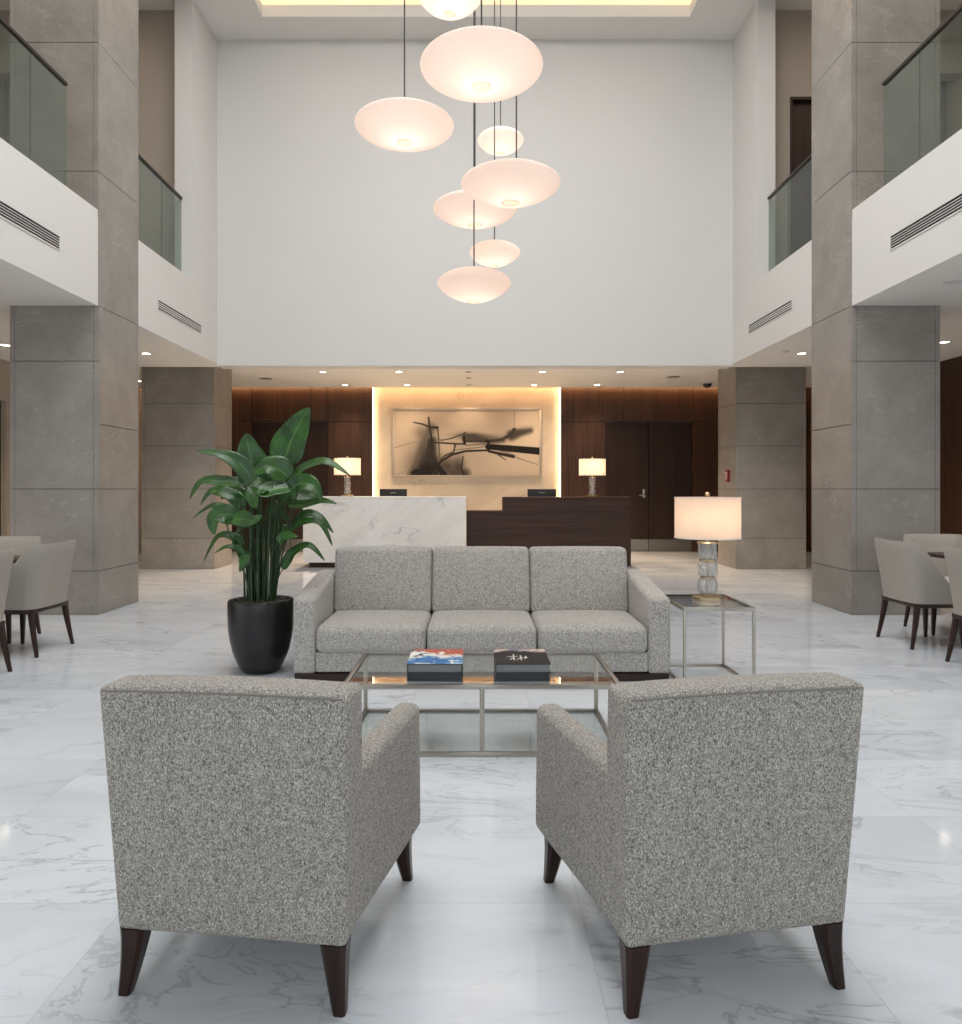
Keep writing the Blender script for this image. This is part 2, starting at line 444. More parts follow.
# ceiling with lit recess
X0, X1, Y0, Y1 = -3.05, 3.08, 1.4, 10.32
struct(boxes('ceiling', [(-OX, X0, FRONT, WY, CZ, CZ+.17), (X1, OX, FRONT, WY, CZ, CZ+.17), (X0, X1, Y1, WY, CZ, CZ+.17), (X0, X1, FRONT, Y0, CZ, CZ+.17)], 'ceil'), 'white atrium ceiling around the lit recess')
struct(boxes('ceiling_recess', [(X0-.55, X1+.55, Y0-.5, WY, 8.60, 8.70), (X0-.6, X0-.5, Y0-.5, WY, CZ+.17, 8.60), (X1+.5, X1+.6, Y0-.5, WY, CZ+.17, 8.60), (X0-.5, X1+.5, Y0-.6, Y0-.5, CZ+.17, 8.60)], 'ceil'))
co = tag(boxes('cove_light', [(X0-.34, X0-.28, Y0-.3, Y1+.3, CZ+.175, CZ+.20), (X1+.28, X1+.34, Y0-.3, Y1+.3, CZ+.175, CZ+.20), (X0-.2, X1+.2, Y1+.26, Y1+.32, CZ+.175, CZ+.20), (X0-.2, X1+.2, Y0-.34, Y0-.28, CZ+.175, CZ+.20)], 'ledcove'),
        'warm light strip running around the ceiling recess', 'cove light')
# reception zone
struct(boxes('ceiling_reception', [(-OX, OX, WY+.3, 14.79, RC, RC+.1), (-OX, OX, WY+.28, RY+.3, RC+.4, RC+.5), (-OX, OX, WY+.3, WY+.4, RC+.1, RC+.4)], 'ceil'), 'low ceiling over the reception')
tag(boxes('wall_wash_light', [(-6.8, 6.8, 14.791, 14.799, RC+.02, RC+.05)], 'led'), 'warm light strip hidden in the slot above the wood wall', 'strip light')
struct(boxes('wall_rear', [(-OX, OX, 15.10, 15.3, 0, RC+.4)], 'wallmarble'), 'cream marble feature wall behind the reception')
JG = .004
def panels(name, cells, y0, y1, mat):
    bm = bmesh.new()
    for (x0, x1, z0, z1) in cells: box(bm, x0+JG, x1-JG, y0, y1, z0+JG, z1-JG)
    xs0 = min(c[0] for c in cells); xs1 = max(c[1] for c in cells)
    return link(name, bm, mat, smooth=False)
ML, MR = -2.13, 1.78
DL0, DL1, DR0, DR1, DT = -4.63, -3.05, 2.71, 4.52, 2.70
TZ = RC+.38
struct(panels('wall_rear_left', [(DL1, ML, 0, DT), (DL1, ML, DT, TZ), (-3.41-.0, DL1, DT, TZ), (DL0, -3.41, DT, TZ), (-5.6, DL0, 0, DT), (-5.6, DL0, DT, TZ), (-OX, -5.6, 0, DT), (-OX, -5.6, DT, TZ)], RY, 15.10, 'wallwood'), 'dark walnut panelling left of the marble wall')
struct(panels('wall_rear_right', [(MR, DR0, 0, DT), (MR, 3.09, DT, TZ), (3.09, DR1, DT, TZ), (DR1, 5.6, 0, DT), (DR1, 5.6, DT, TZ), (5.6, OX-.02, 0, DT), (5.6, OX-.02, DT, TZ)], RY, 15.10, 'wallwood'), 'dark walnut panelling right of the marble wall')
def door(idx, x0, x1, label, leaves):
    d = struct(thing('door_%d' % idx, label, 'door', ((x0+x1)/2, 15.06, 0)), label)
    w = (x1-x0)/leaves
    for k in range(leaves):
        a = x0+k*w-(x0+x1)/2
        lf = boxes('door_leaf', [(a+.006, a+w-.006, -.05, 0, .255, DT-.01)], 'doorwood', d)
        boxes('kick_plate', [(a+.006, a+w-.006, -.056, 0, .01, .25)], 'steel', d)
        hx = a+.09 if k == 1 else a+w-.09
        bm = bmesh.new(); box(bm, hx-.03, hx+.03, -.058, -.05, 1.12, 1.30, bev=.003)
        tube(bm, [(hx, -.055, 1.17), (hx, -.10, 1.17)], .012); tube(bm, [(hx, -.10, 1.17), (hx+(.11 if k == 1 else -.11), -.10, 1.17)], .012)
        tube(bm, [(hx, -.052, 1.26), (hx, -.075, 1.26)], .02)
        if leaves == 2 and k == 0 or leaves == 1: link('door_handle', bm, 'chrome', d)
        else: bm.free()
door(1, DL0, DL1, 'dark wooden double door left of the reception', 2)
door(2, DR0, DR1, 'dark wooden double door right of the reception', 2)
tag(boxes('edge_light', [(ML+.001, ML+.008, 15.03, 15.075, .02, RC+.2)], 'ledside'), 'warm vertical light strip on the left edge of the marble wall', 'strip light')
tag(boxes('edge_light', [(MR-.008, MR-.001, 15.03, 15.075, .02, RC+.2)], 'ledside'), 'warm vertical light strip on the right edge of the marble wall', 'strip light')
# front facade behind the camera: unseen wall, tall glazing added to bring in daylight
fl = [(-OX, -5.6, FRONT-.2, FRONT, 0, CZ), (5.6, OX, FRONT-.2, FRONT, 0, CZ), (-5.6, 5.6, FRONT-.2, FRONT, 7.4, CZ), (-5.6, 5.6, FRONT-.2, FRONT, 0, .3)]
struct(boxes('wall_front', fl, 'plaster'))
wf = struct(thing('window_1', 'unseen tall glazed entrance front, added for daylight', 'window', (0, FRONT-.1, 0)))
boxes('window_frame', [(x-.04, x+.04, -.06, .06, .3, 7.4) for x in (-5.55, -3.7, -1.85, 0, 1.85, 3.7, 5.55)]+[(-5.5, 5.5, -.06, .06, z-.03, z+.03) for z in (.34, 2.7, 5, 7.36)], 'rail', wf)
boxes('window_pane', [(-5.5, 5.5, -.008, .008, .34, 7.36)], 'tableglass', wf)

# ------------------------------------------------------------------ columns
def column(label, x0, x1, y0, y1, z1, zf, zs, inset=.05):
    """clad in stone slabs with open joints; zf joints on front, zs on the side faces"""
    s = 1 if x0 > 0 else -1
    t = thing('stone_column', label, 'column', ((x0+x1)/2, (y0+y1)/2, 0))
    hx, hy = (x1-x0)/2, (y1-y0)/2; g = .0035; th = .02
    bm = bmesh.new()
    box(bm, -hx+.012, hx-.012, -hy+.012, hy-.012, 0, z1, 1)
    def cut(a, b): return [a, a+inset, b-inset, b]
    def zc(zz): zz = [0]+list(zz)+[z1]; return list(zip(zz, zz[1:]))
    # front / rear: slabs overlap nothing: side slabs sit between them
    for (a, b) in zc(zf):
        for yy in ((-hy, -hy+th), (hy-th, hy)):
            cc = cut(-hx, hx) if a > .01 else [-hx, hx]
            for p, q in zip(cc, cc[1:]):
                box(bm, p+(g/2 if p > -hx else 0), q-(g/2 if q < hx else 0), *yy, a+g, b-g)
    for (a, b) in zc(zs):
        for xx in ((-hx, -hx+th), (hx-th, hx)):
            cc = [-hy+th, -hy+inset, hy-inset, hy-th] if a > .01 else [-hy+th, hy-th]
            for p, q in zip(cc, cc[1:]):
                box(bm, *xx, p+g/4, q-g/4, a+g, b-g)
    link('cladding', bm, ['stone', 'joint'], t, smooth=False)
    return t
nzf = [.454, 1.3, 2.62, 3.19, 4.58, 5.91, 7.2]; nzs = [.454, 1.3, 1.97, 3.19, 4.58, 5.91, 7.2]
column('tall grey stone column at left, beside the dining chairs', -4.80, -3.885, 7.43, 8.31, CZ, nzf, nzs)
column('tall grey stone column at right, beside the dining chairs', 3.885, 4.80, 7.43, 8.31, CZ, nzf, nzs)
fz = [.5, 1.3, 2.0, 2.69]
column('short stone column behind the potted plant, left of reception', -5.42, -4.235, 11.7, 12.54, RC, fz, fz)
cr = column('short stone column right of reception, with red alarm box', 4.235, 5.38, 11.7, 12.54, RC, fz, fz)

# fire alarm on right far column's inner face
fa = thing('fire_alarm', 'small red fire alarm box on the short stone column', 'alarm', (4.235, 12.02, 1.42))
boxes('alarm_box', [(-.04, -.001, -.065, .065, 0, .20)], 'redbox', fa, bev=.006)
bm = bmesh.new()
box(bm, -.043, -.0405, -.03, -.018, .04, .16); box(bm, -.043, -.0405, .012, .03, .03, .10); box(bm, -.043, -.0405, -.018, .02, .10, .115); box(bm, -.043, -.0405, .0, .035, .13, .165)
link('alarm_symbol', bm, 'whitemark', fa, smooth=False)

# ------------------------------------------------------------------ railings, vents, downlights
def railing(s, ys, label):
    t = thing('glass_railing', label, 'railing', (s*4.035, ys[0], LEDGE+.035), 0, None)
    for a, b in zip(ys, ys[1:]):
        p = boxes('glass_panel', [(-.007, .007, a-ys[0]+.006, b-ys[0]-.006, 0, 1.06)], 'railglass', t)
    boxes('handrail', [(-.022, .022, -.002, ys[-1]-ys[0], 1.06, 1.09)], 'rail', t, bev=.004)
    return t
for s, sd in ((-1, 'left'), (1, 'right')):
    railing(s, [-1.0, .5, 2.0, 3.5, 5.02, 6.53, 7.10], 'glass balcony railing at the %s, nearer than the tall column' % sd)
    railing(s, [8.33, 9.27, 9.885], 'short glass balcony railing at the %s, behind the tall column' % sd)
def vent(s, y0, y1, z0, z1, label, n=4, hw=.003):
    t = thing('air_vent', label, 'vent', (s*FX, y0, z0), 0, 'linear vents on the balcony edges')
    L = y1-y0; H = z1-z0; q = lambda a, b, *r: (min(-s*a, -s*b), max(-s*a, -s*b), *r)
    boxes('vent_backing', [q(0.0005, .002, 0, L, 0, H)], 'slotblack', t)
    boxes('vent_frame', [q(.0005, .008, -.012, 0, -.012, H+.012), q(.0005, .008, L, L+.012, -.012, H+.012), q(.0005, .008, 0, L, -.012, 0), q(.0005, .008, 0, L, H, H+.012)], 'trimwhite', t)
    p = H/(n+1)
    boxes('vent_slats', [q(.002, .006, 0, L, p*(k+1)-hw, p*(k+1)+hw) for k in range(n)], 'trimwhite', t)
for s, sd in ((-1, 'left'), (1, 'right')):
    vent(s, 4.6, 6.73, 3.54, 3.66, 'long air vent on the near %s balcony edge' % sd)
    vent(s, 8.83, 10.22, 3.51, 3.62, 'air vent on the far %s balcony edge' % sd, 3, .0065)

def downlight(x, y, z, label, on=True, group='recessed ceiling downlights', power=30, proto=[None]):
    t = thing('ceiling_downlight', label, 'downlight', (x, y, z), 0, group)
    bm = bmesh.new(); lathe(bm, [(.055, -.006), (.085, -.006), (.085, -.0005), (.055, -.0005)], 24, capb=False, capt=False)
    link('trim_ring', bm, 'trimwhite', t)
    bm = bmesh.new(); lathe(bm, [(.0545, -.005), (.0545, -.001)], 24)
    link('lens', bm, 'lampdisc' if on else 'slotblack', t)
    if on and power:
        ld = bpy.data.lights.new('downlight_lamp', 'SPOT'); ld.energy = power; ld.color = (1, .74, .50); ld.spot_size = R(105); ld.spot_blend = .9; ld.shadow_soft_size = .06
        lo = bpy.data.objects.new('downlight_lamp', ld); COL.objects.link(lo); lo.location = (x, y, z-.03)
for x, y, on, lb in [(-2.70, 12.8, 1, 'recessed downlight over the left lamp, front row'), (-1.35, 12.8, 1, 'recessed downlight over the white desk, front row'), (-.12, 12.8, 0, 'unlit recessed downlight in the middle of the front row'),
                 (1.2, 12.8, 1, 'recessed downlight over the dark desk, front row'), (2.58, 12.8, 1, 'recessed downlight at the right end, front row'), (-2.6, 14.4, 1, 'recessed downlight left of the marble wall, rear row'),
                 (-1.36, 14.4, 1, 'recessed downlight above the left of the painting'), (-.12, 14.4, 0, 'unlit recessed downlight above the middle of the painting'), (1.18, 14.4, 1, 'recessed downlight above the right of the painting'), (2.44, 14.4, 1, 'recessed downlight right of the marble wall, rear row')]:
    downlight(x, y, RC, lb, bool(on), power=460 if y < 13 else 90)
for x, y, z, lb, pw in [(-4.58, 10.03, S, 'downlight in the left aisle soffit beside the tall column', 130), (4.55, 10.03, S, 'downlight in the right aisle soffit beside the tall column', 130),
                    (-6.16, 9.44, S, 'downlight in the left aisle soffit near the outer wall', 100), (6.03, 9.25, S, 'downlight in the right aisle soffit near the outer wall', 100),
                    (-6.5, 13.9, RC, 'downlight at the far left rear of the ceiling', 70), (6.3, 14.0, RC, 'downlight at the far right rear of the ceiling', 70)]:
    downlight(x, y, z, lb, True, 'recessed ceiling downlights', pw)
def spot(name, loc, tgt, e, ang, col=(1, .76, .52), soft=.05):
    ld = bpy.data.lights.new(name, 'SPOT'); ld.energy = e; ld.color = col; ld.spot_size = R(ang); ld.spot_blend = .8; ld.shadow_soft_size = soft
    o = bpy.data.objects.new(name, ld); COL.objects.link(o); o.location = loc
    o.rotation_euler = (Vector(tgt)-Vector(loc)).to_track_quat('-Z', 'Y').to_euler()
for x in (-1.36, -.12, 1.18): spot('picture_spot', (x, 14.3, RC-.03), (x, 15.1, 2.2), 24, 75)
def disc(x, y, z, r, h, name, label, cat, mat, group=None):
    bm = bmesh.new(); lathe(bm, [(r*.75, -h), (r, -h*.5), (r, -.0005)], 24)
    tag(link(name, bm, mat, loc=(x, y, z)), label, cat, group)
disc(4.36, 6.54, S, .09, .012, 'ceiling_speaker', 'flat round speaker in the near right soffit', 'speaker', 'trimwhite')
disc(-4.9, 10.2, S, .05, .03, 'smoke_detector', 'small smoke detector in the left aisle soffit', 'smoke detector', 'trimwhite')
disc(4.25, 9.85, S, .05, .03, 'smoke_detector', 'small smoke detector in the right aisle soffit', 'smoke detector', 'trimwhite')
disc(-3.95, 13.6, RC, .12, .008, 'ceiling_speaker', 'flat round speaker in the ceiling left of the front row of downlights', 'speaker', 'steel')
disc(3.7, 13.4, RC, .12, .008, 'ceiling_speaker', 'flat round speaker in the ceiling right of the front row of downlights', 'speaker', 'steel')
disc(-.12, 13.5, RC, .05, .02, 'smoke_detector', 'small smoke detector in the ceiling above the reception desk', 'smoke detector', 'steel')
scm = thing('security_camera', 'black dome security camera on the ceiling right of the doors', 'camera', (4.55, 14.1, RC))
bm = bmesh.new(); lathe(bm, [(.10, -.03), (.11, -.0005)], 24); link('mount', bm, 'trimwhite', scm)
bm = bmesh.new(); lathe(bm, [(.02, -.105), (.055, -.09), (.08, -.06), (.085, -.03)], 24); link('dome', bm, 'black', scm)

# ------------------------------------------------------------------ pendants
def pendant(px, py, w, h, d, label, cx=0.0):
    """px,py centre of outline, w,h outline size"""
    k = 720/d; a = w/2/k
    x = (px-475)/k; z = 1.3+(489-py)/k
    t = thing('pendant_lamp', label, 'pendant lamp', (x, d, z), 0, 'pendant cluster')
    el = math.atan2(489-py, 720)
    # outline height of an oblate body seen from below by el:  ~ 2*sqrt((a sin)^2+(b cos)^2)/cos
    tgt = h/2/k*math.cos(el); q = tgt**2-(a*math.sin(el))**2
    b = max(.27*a, math.sqrt(max(q, 0))/math.cos(el))
    b = min(b, .52*a)
    bm = bmesh.new(); prof = []
    for i in range(0, 41):
        th = -math.pi/2+math.pi*i/40
        r = a*math.cos(th); zz = b*math.sin(th)
        q = math.sin(th)                       # denser towards the rim
        if th < 0: u = -q; zz = -b*1.28*u; r = a*max(0, 1-u**1.55)**.66
        else: u = q; zz = b*.92*u; r = a*max(0, 1-u**1.8)**.56
        prof.append((max(r, .02*a), zz))
    prof = [q_ for q_ in prof if q_[0] > .125*a or q_[1] > 0]
    lathe(bm, prof, 56, capb=False)
    sh = link('lamp_shade', bm, 'pendant', t)
    bm = bmesh.new(); zc = prof[0][1]
    lathe(bm, [(.13*a, zc-.012*a), (.155*a, zc-.005*a), (.155*a, zc+.03*a), (.12*a, zc+.03*a)], 28)
    link('bottom_cap', bm, 'capglow', t)
    bm = bmesh.new(); tube(bm, [(cx, 0, b*.88), (cx, 0, 8.60-z)], .0055, 8); lathe(bm, [(.035, b*.88), (.03, b*.88+.02), (.008, b*.88+.035)], 16, cx)
    link('cord', bm, 'cord', t)
    bm = bmesh.new(); lathe(bm, [(.05, 8.57-z), (.055, 8.5995-z)], 20, cx); link('ceiling_rose', bm, 'cord', t)
    ld = bpy.data.lights.new('pendant_bulb', 'POINT'); ld.energy = PEND*a*.36*(1.35 if a < .34 else 1); ld.color = (1, .84, .70); ld.shadow_soft_size = .06
    lo = bpy.data.objects.new('pendant_bulb', ld); COL.objects.link(lo); lo.location = (x, d, z-b*.15)
    return t, a, b
PEND = 10.5
pendant(450, -7, 66, 58, 5.6, 'topmost pendant, cut off by the top of the picture')
pendant(481.5, 67, 123, 78, 4.7, 'largest glowing pendant, high in the cluster')
pendant(404.5, 126, 99, 57, 5.2, 'pendant hanging alone left of the cluster')
pendant(500.5, 140.5, 46, 31, 7.6, 'small pendant directly under the largest one')
t5 = pendant(510.5, 184, 99, 52, 5.5, 'wide pendant at the right of the cluster, with a bent black wire on top', .045)
pendant(475, 209, 84, 42, 6.45, 'pendant half hidden behind the wide right one')
pendant(494.5, 252.5, 51, 28, 6.95, 'small pendant just above the lowest one')
pendant(474, 283.5, 74, 37, 5.9, 'lowest pendant of the cluster')
# wire draped over pendant 5
bm = bmesh.new(); a5, b5 = t5[1], t5[2]
pts = []
for i in range(9):
    r = a5*.6*i/8; u = math.sqrt(max(0, 1-(r/a5)**2)); u = u**(1/1.05)
    pts.append((r, -r*.4, b5*.88*u+.008))
pts.append((a5*.605, -a5*.25, b5*.88*.70)); tube(bm, pts, .006); link('loose_wire', bm, 'black', t5[0])

# ------------------------------------------------------------------ upholstery: armchairs
def armchair(label, loc, rz):
    t = thing('armchair', label, 'armchair', loc, rz)
    Z0, Z1 = .162, .803
    def wb(p):       # backrest: rakes back and widens upwards
        f = (p.z-Z0)/(Z1-Z0); x = p.x*(1+.07*f)
        g_ = max(0, min(1, p.y/.165)); y = p.y-.05*f-.035*f*g_*g_*(3-2*g_)
        return (x, y, p.z+.006*math.cos(p.x*4.2))
    bm = bmesh.new(); rbox(bm, -.304, .304, 0, .165, Z0, Z1, .018, 14, 4, (0, .006, .006), wb); link('backrest', bm, 'boucle', t)
    bm = bmesh.new()
    pts = [wb(Vector((x, -.001, Z1-.010))) for x in np.linspace(-.291, .291, 15)]
    tube(bm, pts, .0028, 6); link('piping', bm, 'piping', t)
    for s in (-1, 1):
        def wa(p, s=s):
            f = (p.y-.10)/.57; return (p.x+s*(.0175+.052*f+.0213*((p.z-Z0)/.64)*max(0, 1-f)), p.y-.02*((p.z-Z0)/.4), p.z)
        bm = bmesh.new(); a, b = sorted((s*.205, s*.288)); rbox(bm, a, b, .03, .675, Z0, .588, .028, 8, 4, (.003, .004, .004), wa); link('armrest', bm, 'boucle', t)
    bm = bmesh.new(); rbox(bm, -.225, .225, .10, .655, Z0, .29, .015, 4, 3); link('seat_base', bm, 'boucle', t)
    bm = bmesh.new(); rbox(bm, -.222, .222, .13, .675, .285, .44, .04, 10, 5, (0, .008, .02)); link('seat_cushion', bm, 'boucle', t)
    for sx in (-1, 1):
        for sy, y in ((-1, .032), (1, .615)):
            secs = []
            for i in range(7):
                f = i/6; z = .17*(1-f)
                w = .068*(1-f)+.032*f
                secs.append((sx*(.268+.018*f**1.4+.030*(sy > 0)), y+sy*.020*f**1.6, z, w, w))
            bm = bmesh.new(); loft_leg(bm, secs[::-1]); link('leg', bm, 'legwood', t)
    return t
armchair('grey boucle armchair seen from behind, at the left', (-.620, 1.812, 0), R(-7.4))
armchair('grey boucle armchair seen from behind, at the right', (.670, 1.822, 0), R(10.4))

# ------------------------------------------------------------------ sofa
so = thing('sofa', 'grey three-seat sofa facing the coffee table', 'sofa', (.046, 4.855, 0))
SX = 1.276; SI = 1.125
for s in (-1, 1):
    a, b = sorted((s*SI, s*SX))
    def wa(p, s=s):
        f = max(0, p.y)/.61; k = (p.z-.07)/.49
        if k > 0: 
            return (p.x, p.y, p.z+.082*min(f, 1.15)*max(0, min(1, (p.z-.3)/.26)))
        return p
    bm = bmesh.new(); rbox(bm, a, b, 0, .93, .050, .563, .028, 10, 4, (.004, .004, .003), wa); link('armrest', bm, 'sofafab', so)
bm = bmesh.new(); rbox(bm, -SI, SI, .012, .90, .06, .195, .012, 12, 3); link('seat_base', bm, 'sofafab', so)
bm = bmesh.new(); rbox(bm, -SI, SI, .76, .95, .10, .70, .04, 12, 4); link('back_frame', bm, 'sofafab', so)
for k in range(3):
    w = 2*SI/3; x0 = -SI+k*w
    bm = bmesh.new(); rbox(bm, x0+.004, x0+w-.004, -.012, .70, .192, .375, .045, 14, 5, (.004, .012, .018)); link('seat_cushion', bm, 'sofafab', so)
    def wc(p, x0=x0, w=w):
        f = (p.z-.36)/.48; return (p.x, p.y+.09*f, p.z)
    bm = bmesh.new(); rbox(bm, x0+.004, x0+w-.004, .59, .75, .365, .845, .028, 14, 5, (.004, .028, .008), wc); link('back_cushion', bm, 'sofafab', so)
boxes('plinth', [(-SX+.012, SX-.012, .006, .90, 0, .052)], 'legwood', so)

# ------------------------------------------------------------------ coffee table
def frame_bars(bars, name, mat, parent): return boxes(name, bars, mat, parent, bev=.002)
ct = thing('coffee_table', 'glass coffee table with a slim nickel frame', 'coffee table', (.034, 3.49, 0))
W, D, H = .68, .70, .35; q = .023
frame_bars([(-W, W, 0, q, H-.022, H), (-W, W, D-q, D, H-.022, H), (-W, -W+q, q, D-q, H-.022, H), (W-q, W, q, D-q, H-.022, H)], 'top_frame', 'chrome', ct)
for x, y in [(-W, 0), (W-q, 0), (-W, D-q), (W-q, D-q), (-q/2, 0)]:
    frame_bars([(x, x+q, y, y+q, .022, H-.022)], 'leg', 'chrome', ct)
frame_bars([(-W, W, 0, q, 0, .022), (-W, W, D-q, D, 0, .022), (-W, -W+q, q, D-q, 0, .022), (W-q, W, q, D-q, 0, .022)], 'lower_frame', 'chrome', ct)
def pane(name, x0, x1, y0, y1, z0, z1, parent):
    bm = bmesh.new(); box(bm, x0, x1, y0, y1, z0, z1)
    for f in bm.faces:
        if abs(f.calc_center_median().z-(z0+z1)/2) < 1e-4: f.material_index = 1
    return link(name, bm, ['tableglass', 'glassedge'], parent, smooth=False)
pane('glass_top', -W+q, W-q, q, D-q, H-.010, H-.001, ct)
pane('glass_shelf', -W+q, W-q, q, D-q, .010, .018, ct)

# books
def cover_paint(kind, nx=54, ny=60):
    rng = np.random.RandomState(3 if kind == 'blue' else 5)
    def fb(s):
        out = np.zeros((ny, nx)); 
        for o in (5, 10, 20, 38):
            g = rng.rand(o+2, o+2); yy = np.linspace(0, o, ny); xx = np.linspace(0, o, nx)
            y0 = yy.astype(int); x0 = xx.astype(int); fy = (yy-y0)[:, None]; fx = (xx-x0)[None, :]
            a = g[y0][:, x0]; b = g[y0][:, x0+1]; c = g[y0+1][:, x0]; d = g[y0+1][:, x0+1]
            out += (a*(1-fx)*(1-fy)+b*fx*(1-fy)+c*(1-fx)*fy+d*fx*fy)/(o**.6)*2.3
        return out/out.max()
    n1, n2, n3 = fb(1), fb(2), fb(3)
    V = np.linspace(0, 1, ny)[:, None]*np.ones((1, nx)); U = np.linspace(0, 1, nx)[None, :]*np.ones((ny, 1))
    img = np.zeros((ny, nx, 3))
    if kind == 'blue':      # V=0 front
        blue = np.array([60, 110, 165.]); white = np.array([225, 222, 215.]); red = np.array([176, 92, 74.]); dark = np.array([58, 62, 74.])
        img[:] = blue
        k = np.clip((V-.30+.5*(n1-.6))*6, 0, 1)[..., None]; img = img*(1-k)+white*k
        k = np.clip((n2-.72)*9, 0, 1)[..., None]*np.clip((V-.25)*5, 0, 1)[..., None]; img = img*(1-k)+dark*k
        k = np.clip((V-.55+.6*(n3-.6)+.5*(U-.6))*7, 0, 1)[..., None]; img = img*(1-k)+red*k
        k = np.clip((n3-.70)*10, 0, 1)[..., None]; img = img*(1-k)+white*k
        k = np.clip((n1-.74)*12, 0, 1)[..., None]*(V[..., None] < .4); img = img*(1-k)+np.array([150, 190, 215.])*k
    else:
        img[:] = (38, 32, 31)
        k = np.clip((V-.80+.45*(n1-.5))*8, 0, 1)[..., None]; img = img*(1-k)+np.array([205, 180, 165.])*k
        k = np.clip((n2-.6)*6, 0, 1)[..., None]*np.clip((V-.75)*6, 0, 1)[..., None]; img = img*(1-k)+np.array([110, 110, 130.])*k
        for (u0, v0, u1, v1) in [(.36, .25, .36, .62), (.25, .46, .45, .50), (.42, .28, .50, .42), (.50, .24, .50, .55), (.5, .4, .64, .44), (.58, .33, .60, .5), (.3, .3, .36, .4)]:
            for tt in np.linspace(0, 1, 60):
                i = int((v0+(v1-v0)*tt)*(ny-1)); j = int((u0+(u1-u0)*tt)*(nx-1)); img[i, j] = (225, 220, 215)
    return np.clip(img, 0, 255)
def painted_grid(name, img, w, h, mat, parent, horiz, loc):
    ny, nx = img.shape[:2]
    xs = np.linspace(-w/2, w/2, nx); ys = np.linspace(0, h, ny)
    co = np.zeros((ny, nx, 3)); co[..., 0] = xs[None, :]
    if horiz: co[..., 1] = ys[:, None]
    else: co[..., 2] = ys[:, None]
    me = bpy.data.meshes.new(name)
    idx = np.arange(ny*nx).reshape(ny, nx)
    f = np.stack([idx[:-1, :-1], idx[:-1, 1:], idx[1:, 1:], idx[1:, :-1]], -1).reshape(-1, 4)
    me.from_pydata(co.reshape(-1, 3).tolist(), [], f.tolist())
    ca = me.color_attributes.new('paint', 'FLOAT_COLOR', 'POINT')
    c = img.reshape(-1, 3)/255; c = np.where(c <= .04045, c/12.92, ((c+.055)/1.055)**2.4)
    ca.data.foreach_set('color', np.concatenate([c, np.ones((len(c), 1))], 1).astype(np.float32).ravel())
    me.materials.append(M[mat]); o = bpy.data.objects.new(name, me); COL.objects.link(o); o.parent = parent; o.location = loc
    return o
def book(label, loc, w, d, h, art=None):
    t = thing('book', label, 'book', loc)
    bm = bmesh.new(); c = .004
    box(bm, -w/2, w/2, 0, d, 0, c); box(bm, -w/2, w/2, 0, d, h-c, h); box(bm, -w/2, -w/2+c, 0, d, c, h-c)
    link('cover', bm, 'bookdark', t, smooth=False)
    boxes('page_block', [(-w/2+c, w/2-.006, .006, d-.006, c, h-c)], 'pages' if art else 'bookdark', t)
    if art:
        painted_grid('cover_print', cover_paint(art), w, d, 'coverart', t, True, (0, 0, h+.0006))
TZb = .35
for cx, art, lb in ((-.200, 'blue', 'blue and red painted cover'), (.238, 'dark', 'black cover with a white scribble')):
    nm = 'left' if art == 'blue' else 'right'
    book('plain charcoal book at the bottom of the %s stack on the coffee table' % nm, (cx, 3.56, TZb), .272, .325, .040)
    book('art book with a %s, on top of the %s stack' % (lb, nm), (cx, 3.558, TZb+.0405), .274, .33, .045, art)

# ------------------------------------------------------------------ side table + lamps
st = thing('side_table', 'square glass side table with nickel frame, right of the sofa', 'side table', (1.591, 4.68, 0))
W2, D2, H2 = .235, .60, .53; q = .018
frame_bars([(-W2, W2, 0, q, H2-.025, H2), (-W2, W2, D2-q, D2, H2-.025, H2), (-W2, -W2+q, q, D2-q, H2-.025, H2), (W2-q, W2, q, D2-q, H2-.025, H2)], 'top_frame', 'chrome', st)
for x, y in [(-W2, 0), (W2-q, 0), (-W2, D2-q), (W2-q, D2-q)]:
    frame_bars([(x, x+q, y, y+q, .02, H2-.025)], 'leg', 'chrome', st)
frame_bars([(-W2, W2, 0, q, 0, .02), (-W2, W2, D2-q, D2, 0, .02), (-W2, -W2+q, q, D2-q, 0, .02), (W2-q, W2, q, D2-q, 0, .02)], 'lower_frame', 'chrome', st)
pane('glass_top', -W2+q, W2-q, q, D2-q, H2-.011, H2-.001, st)

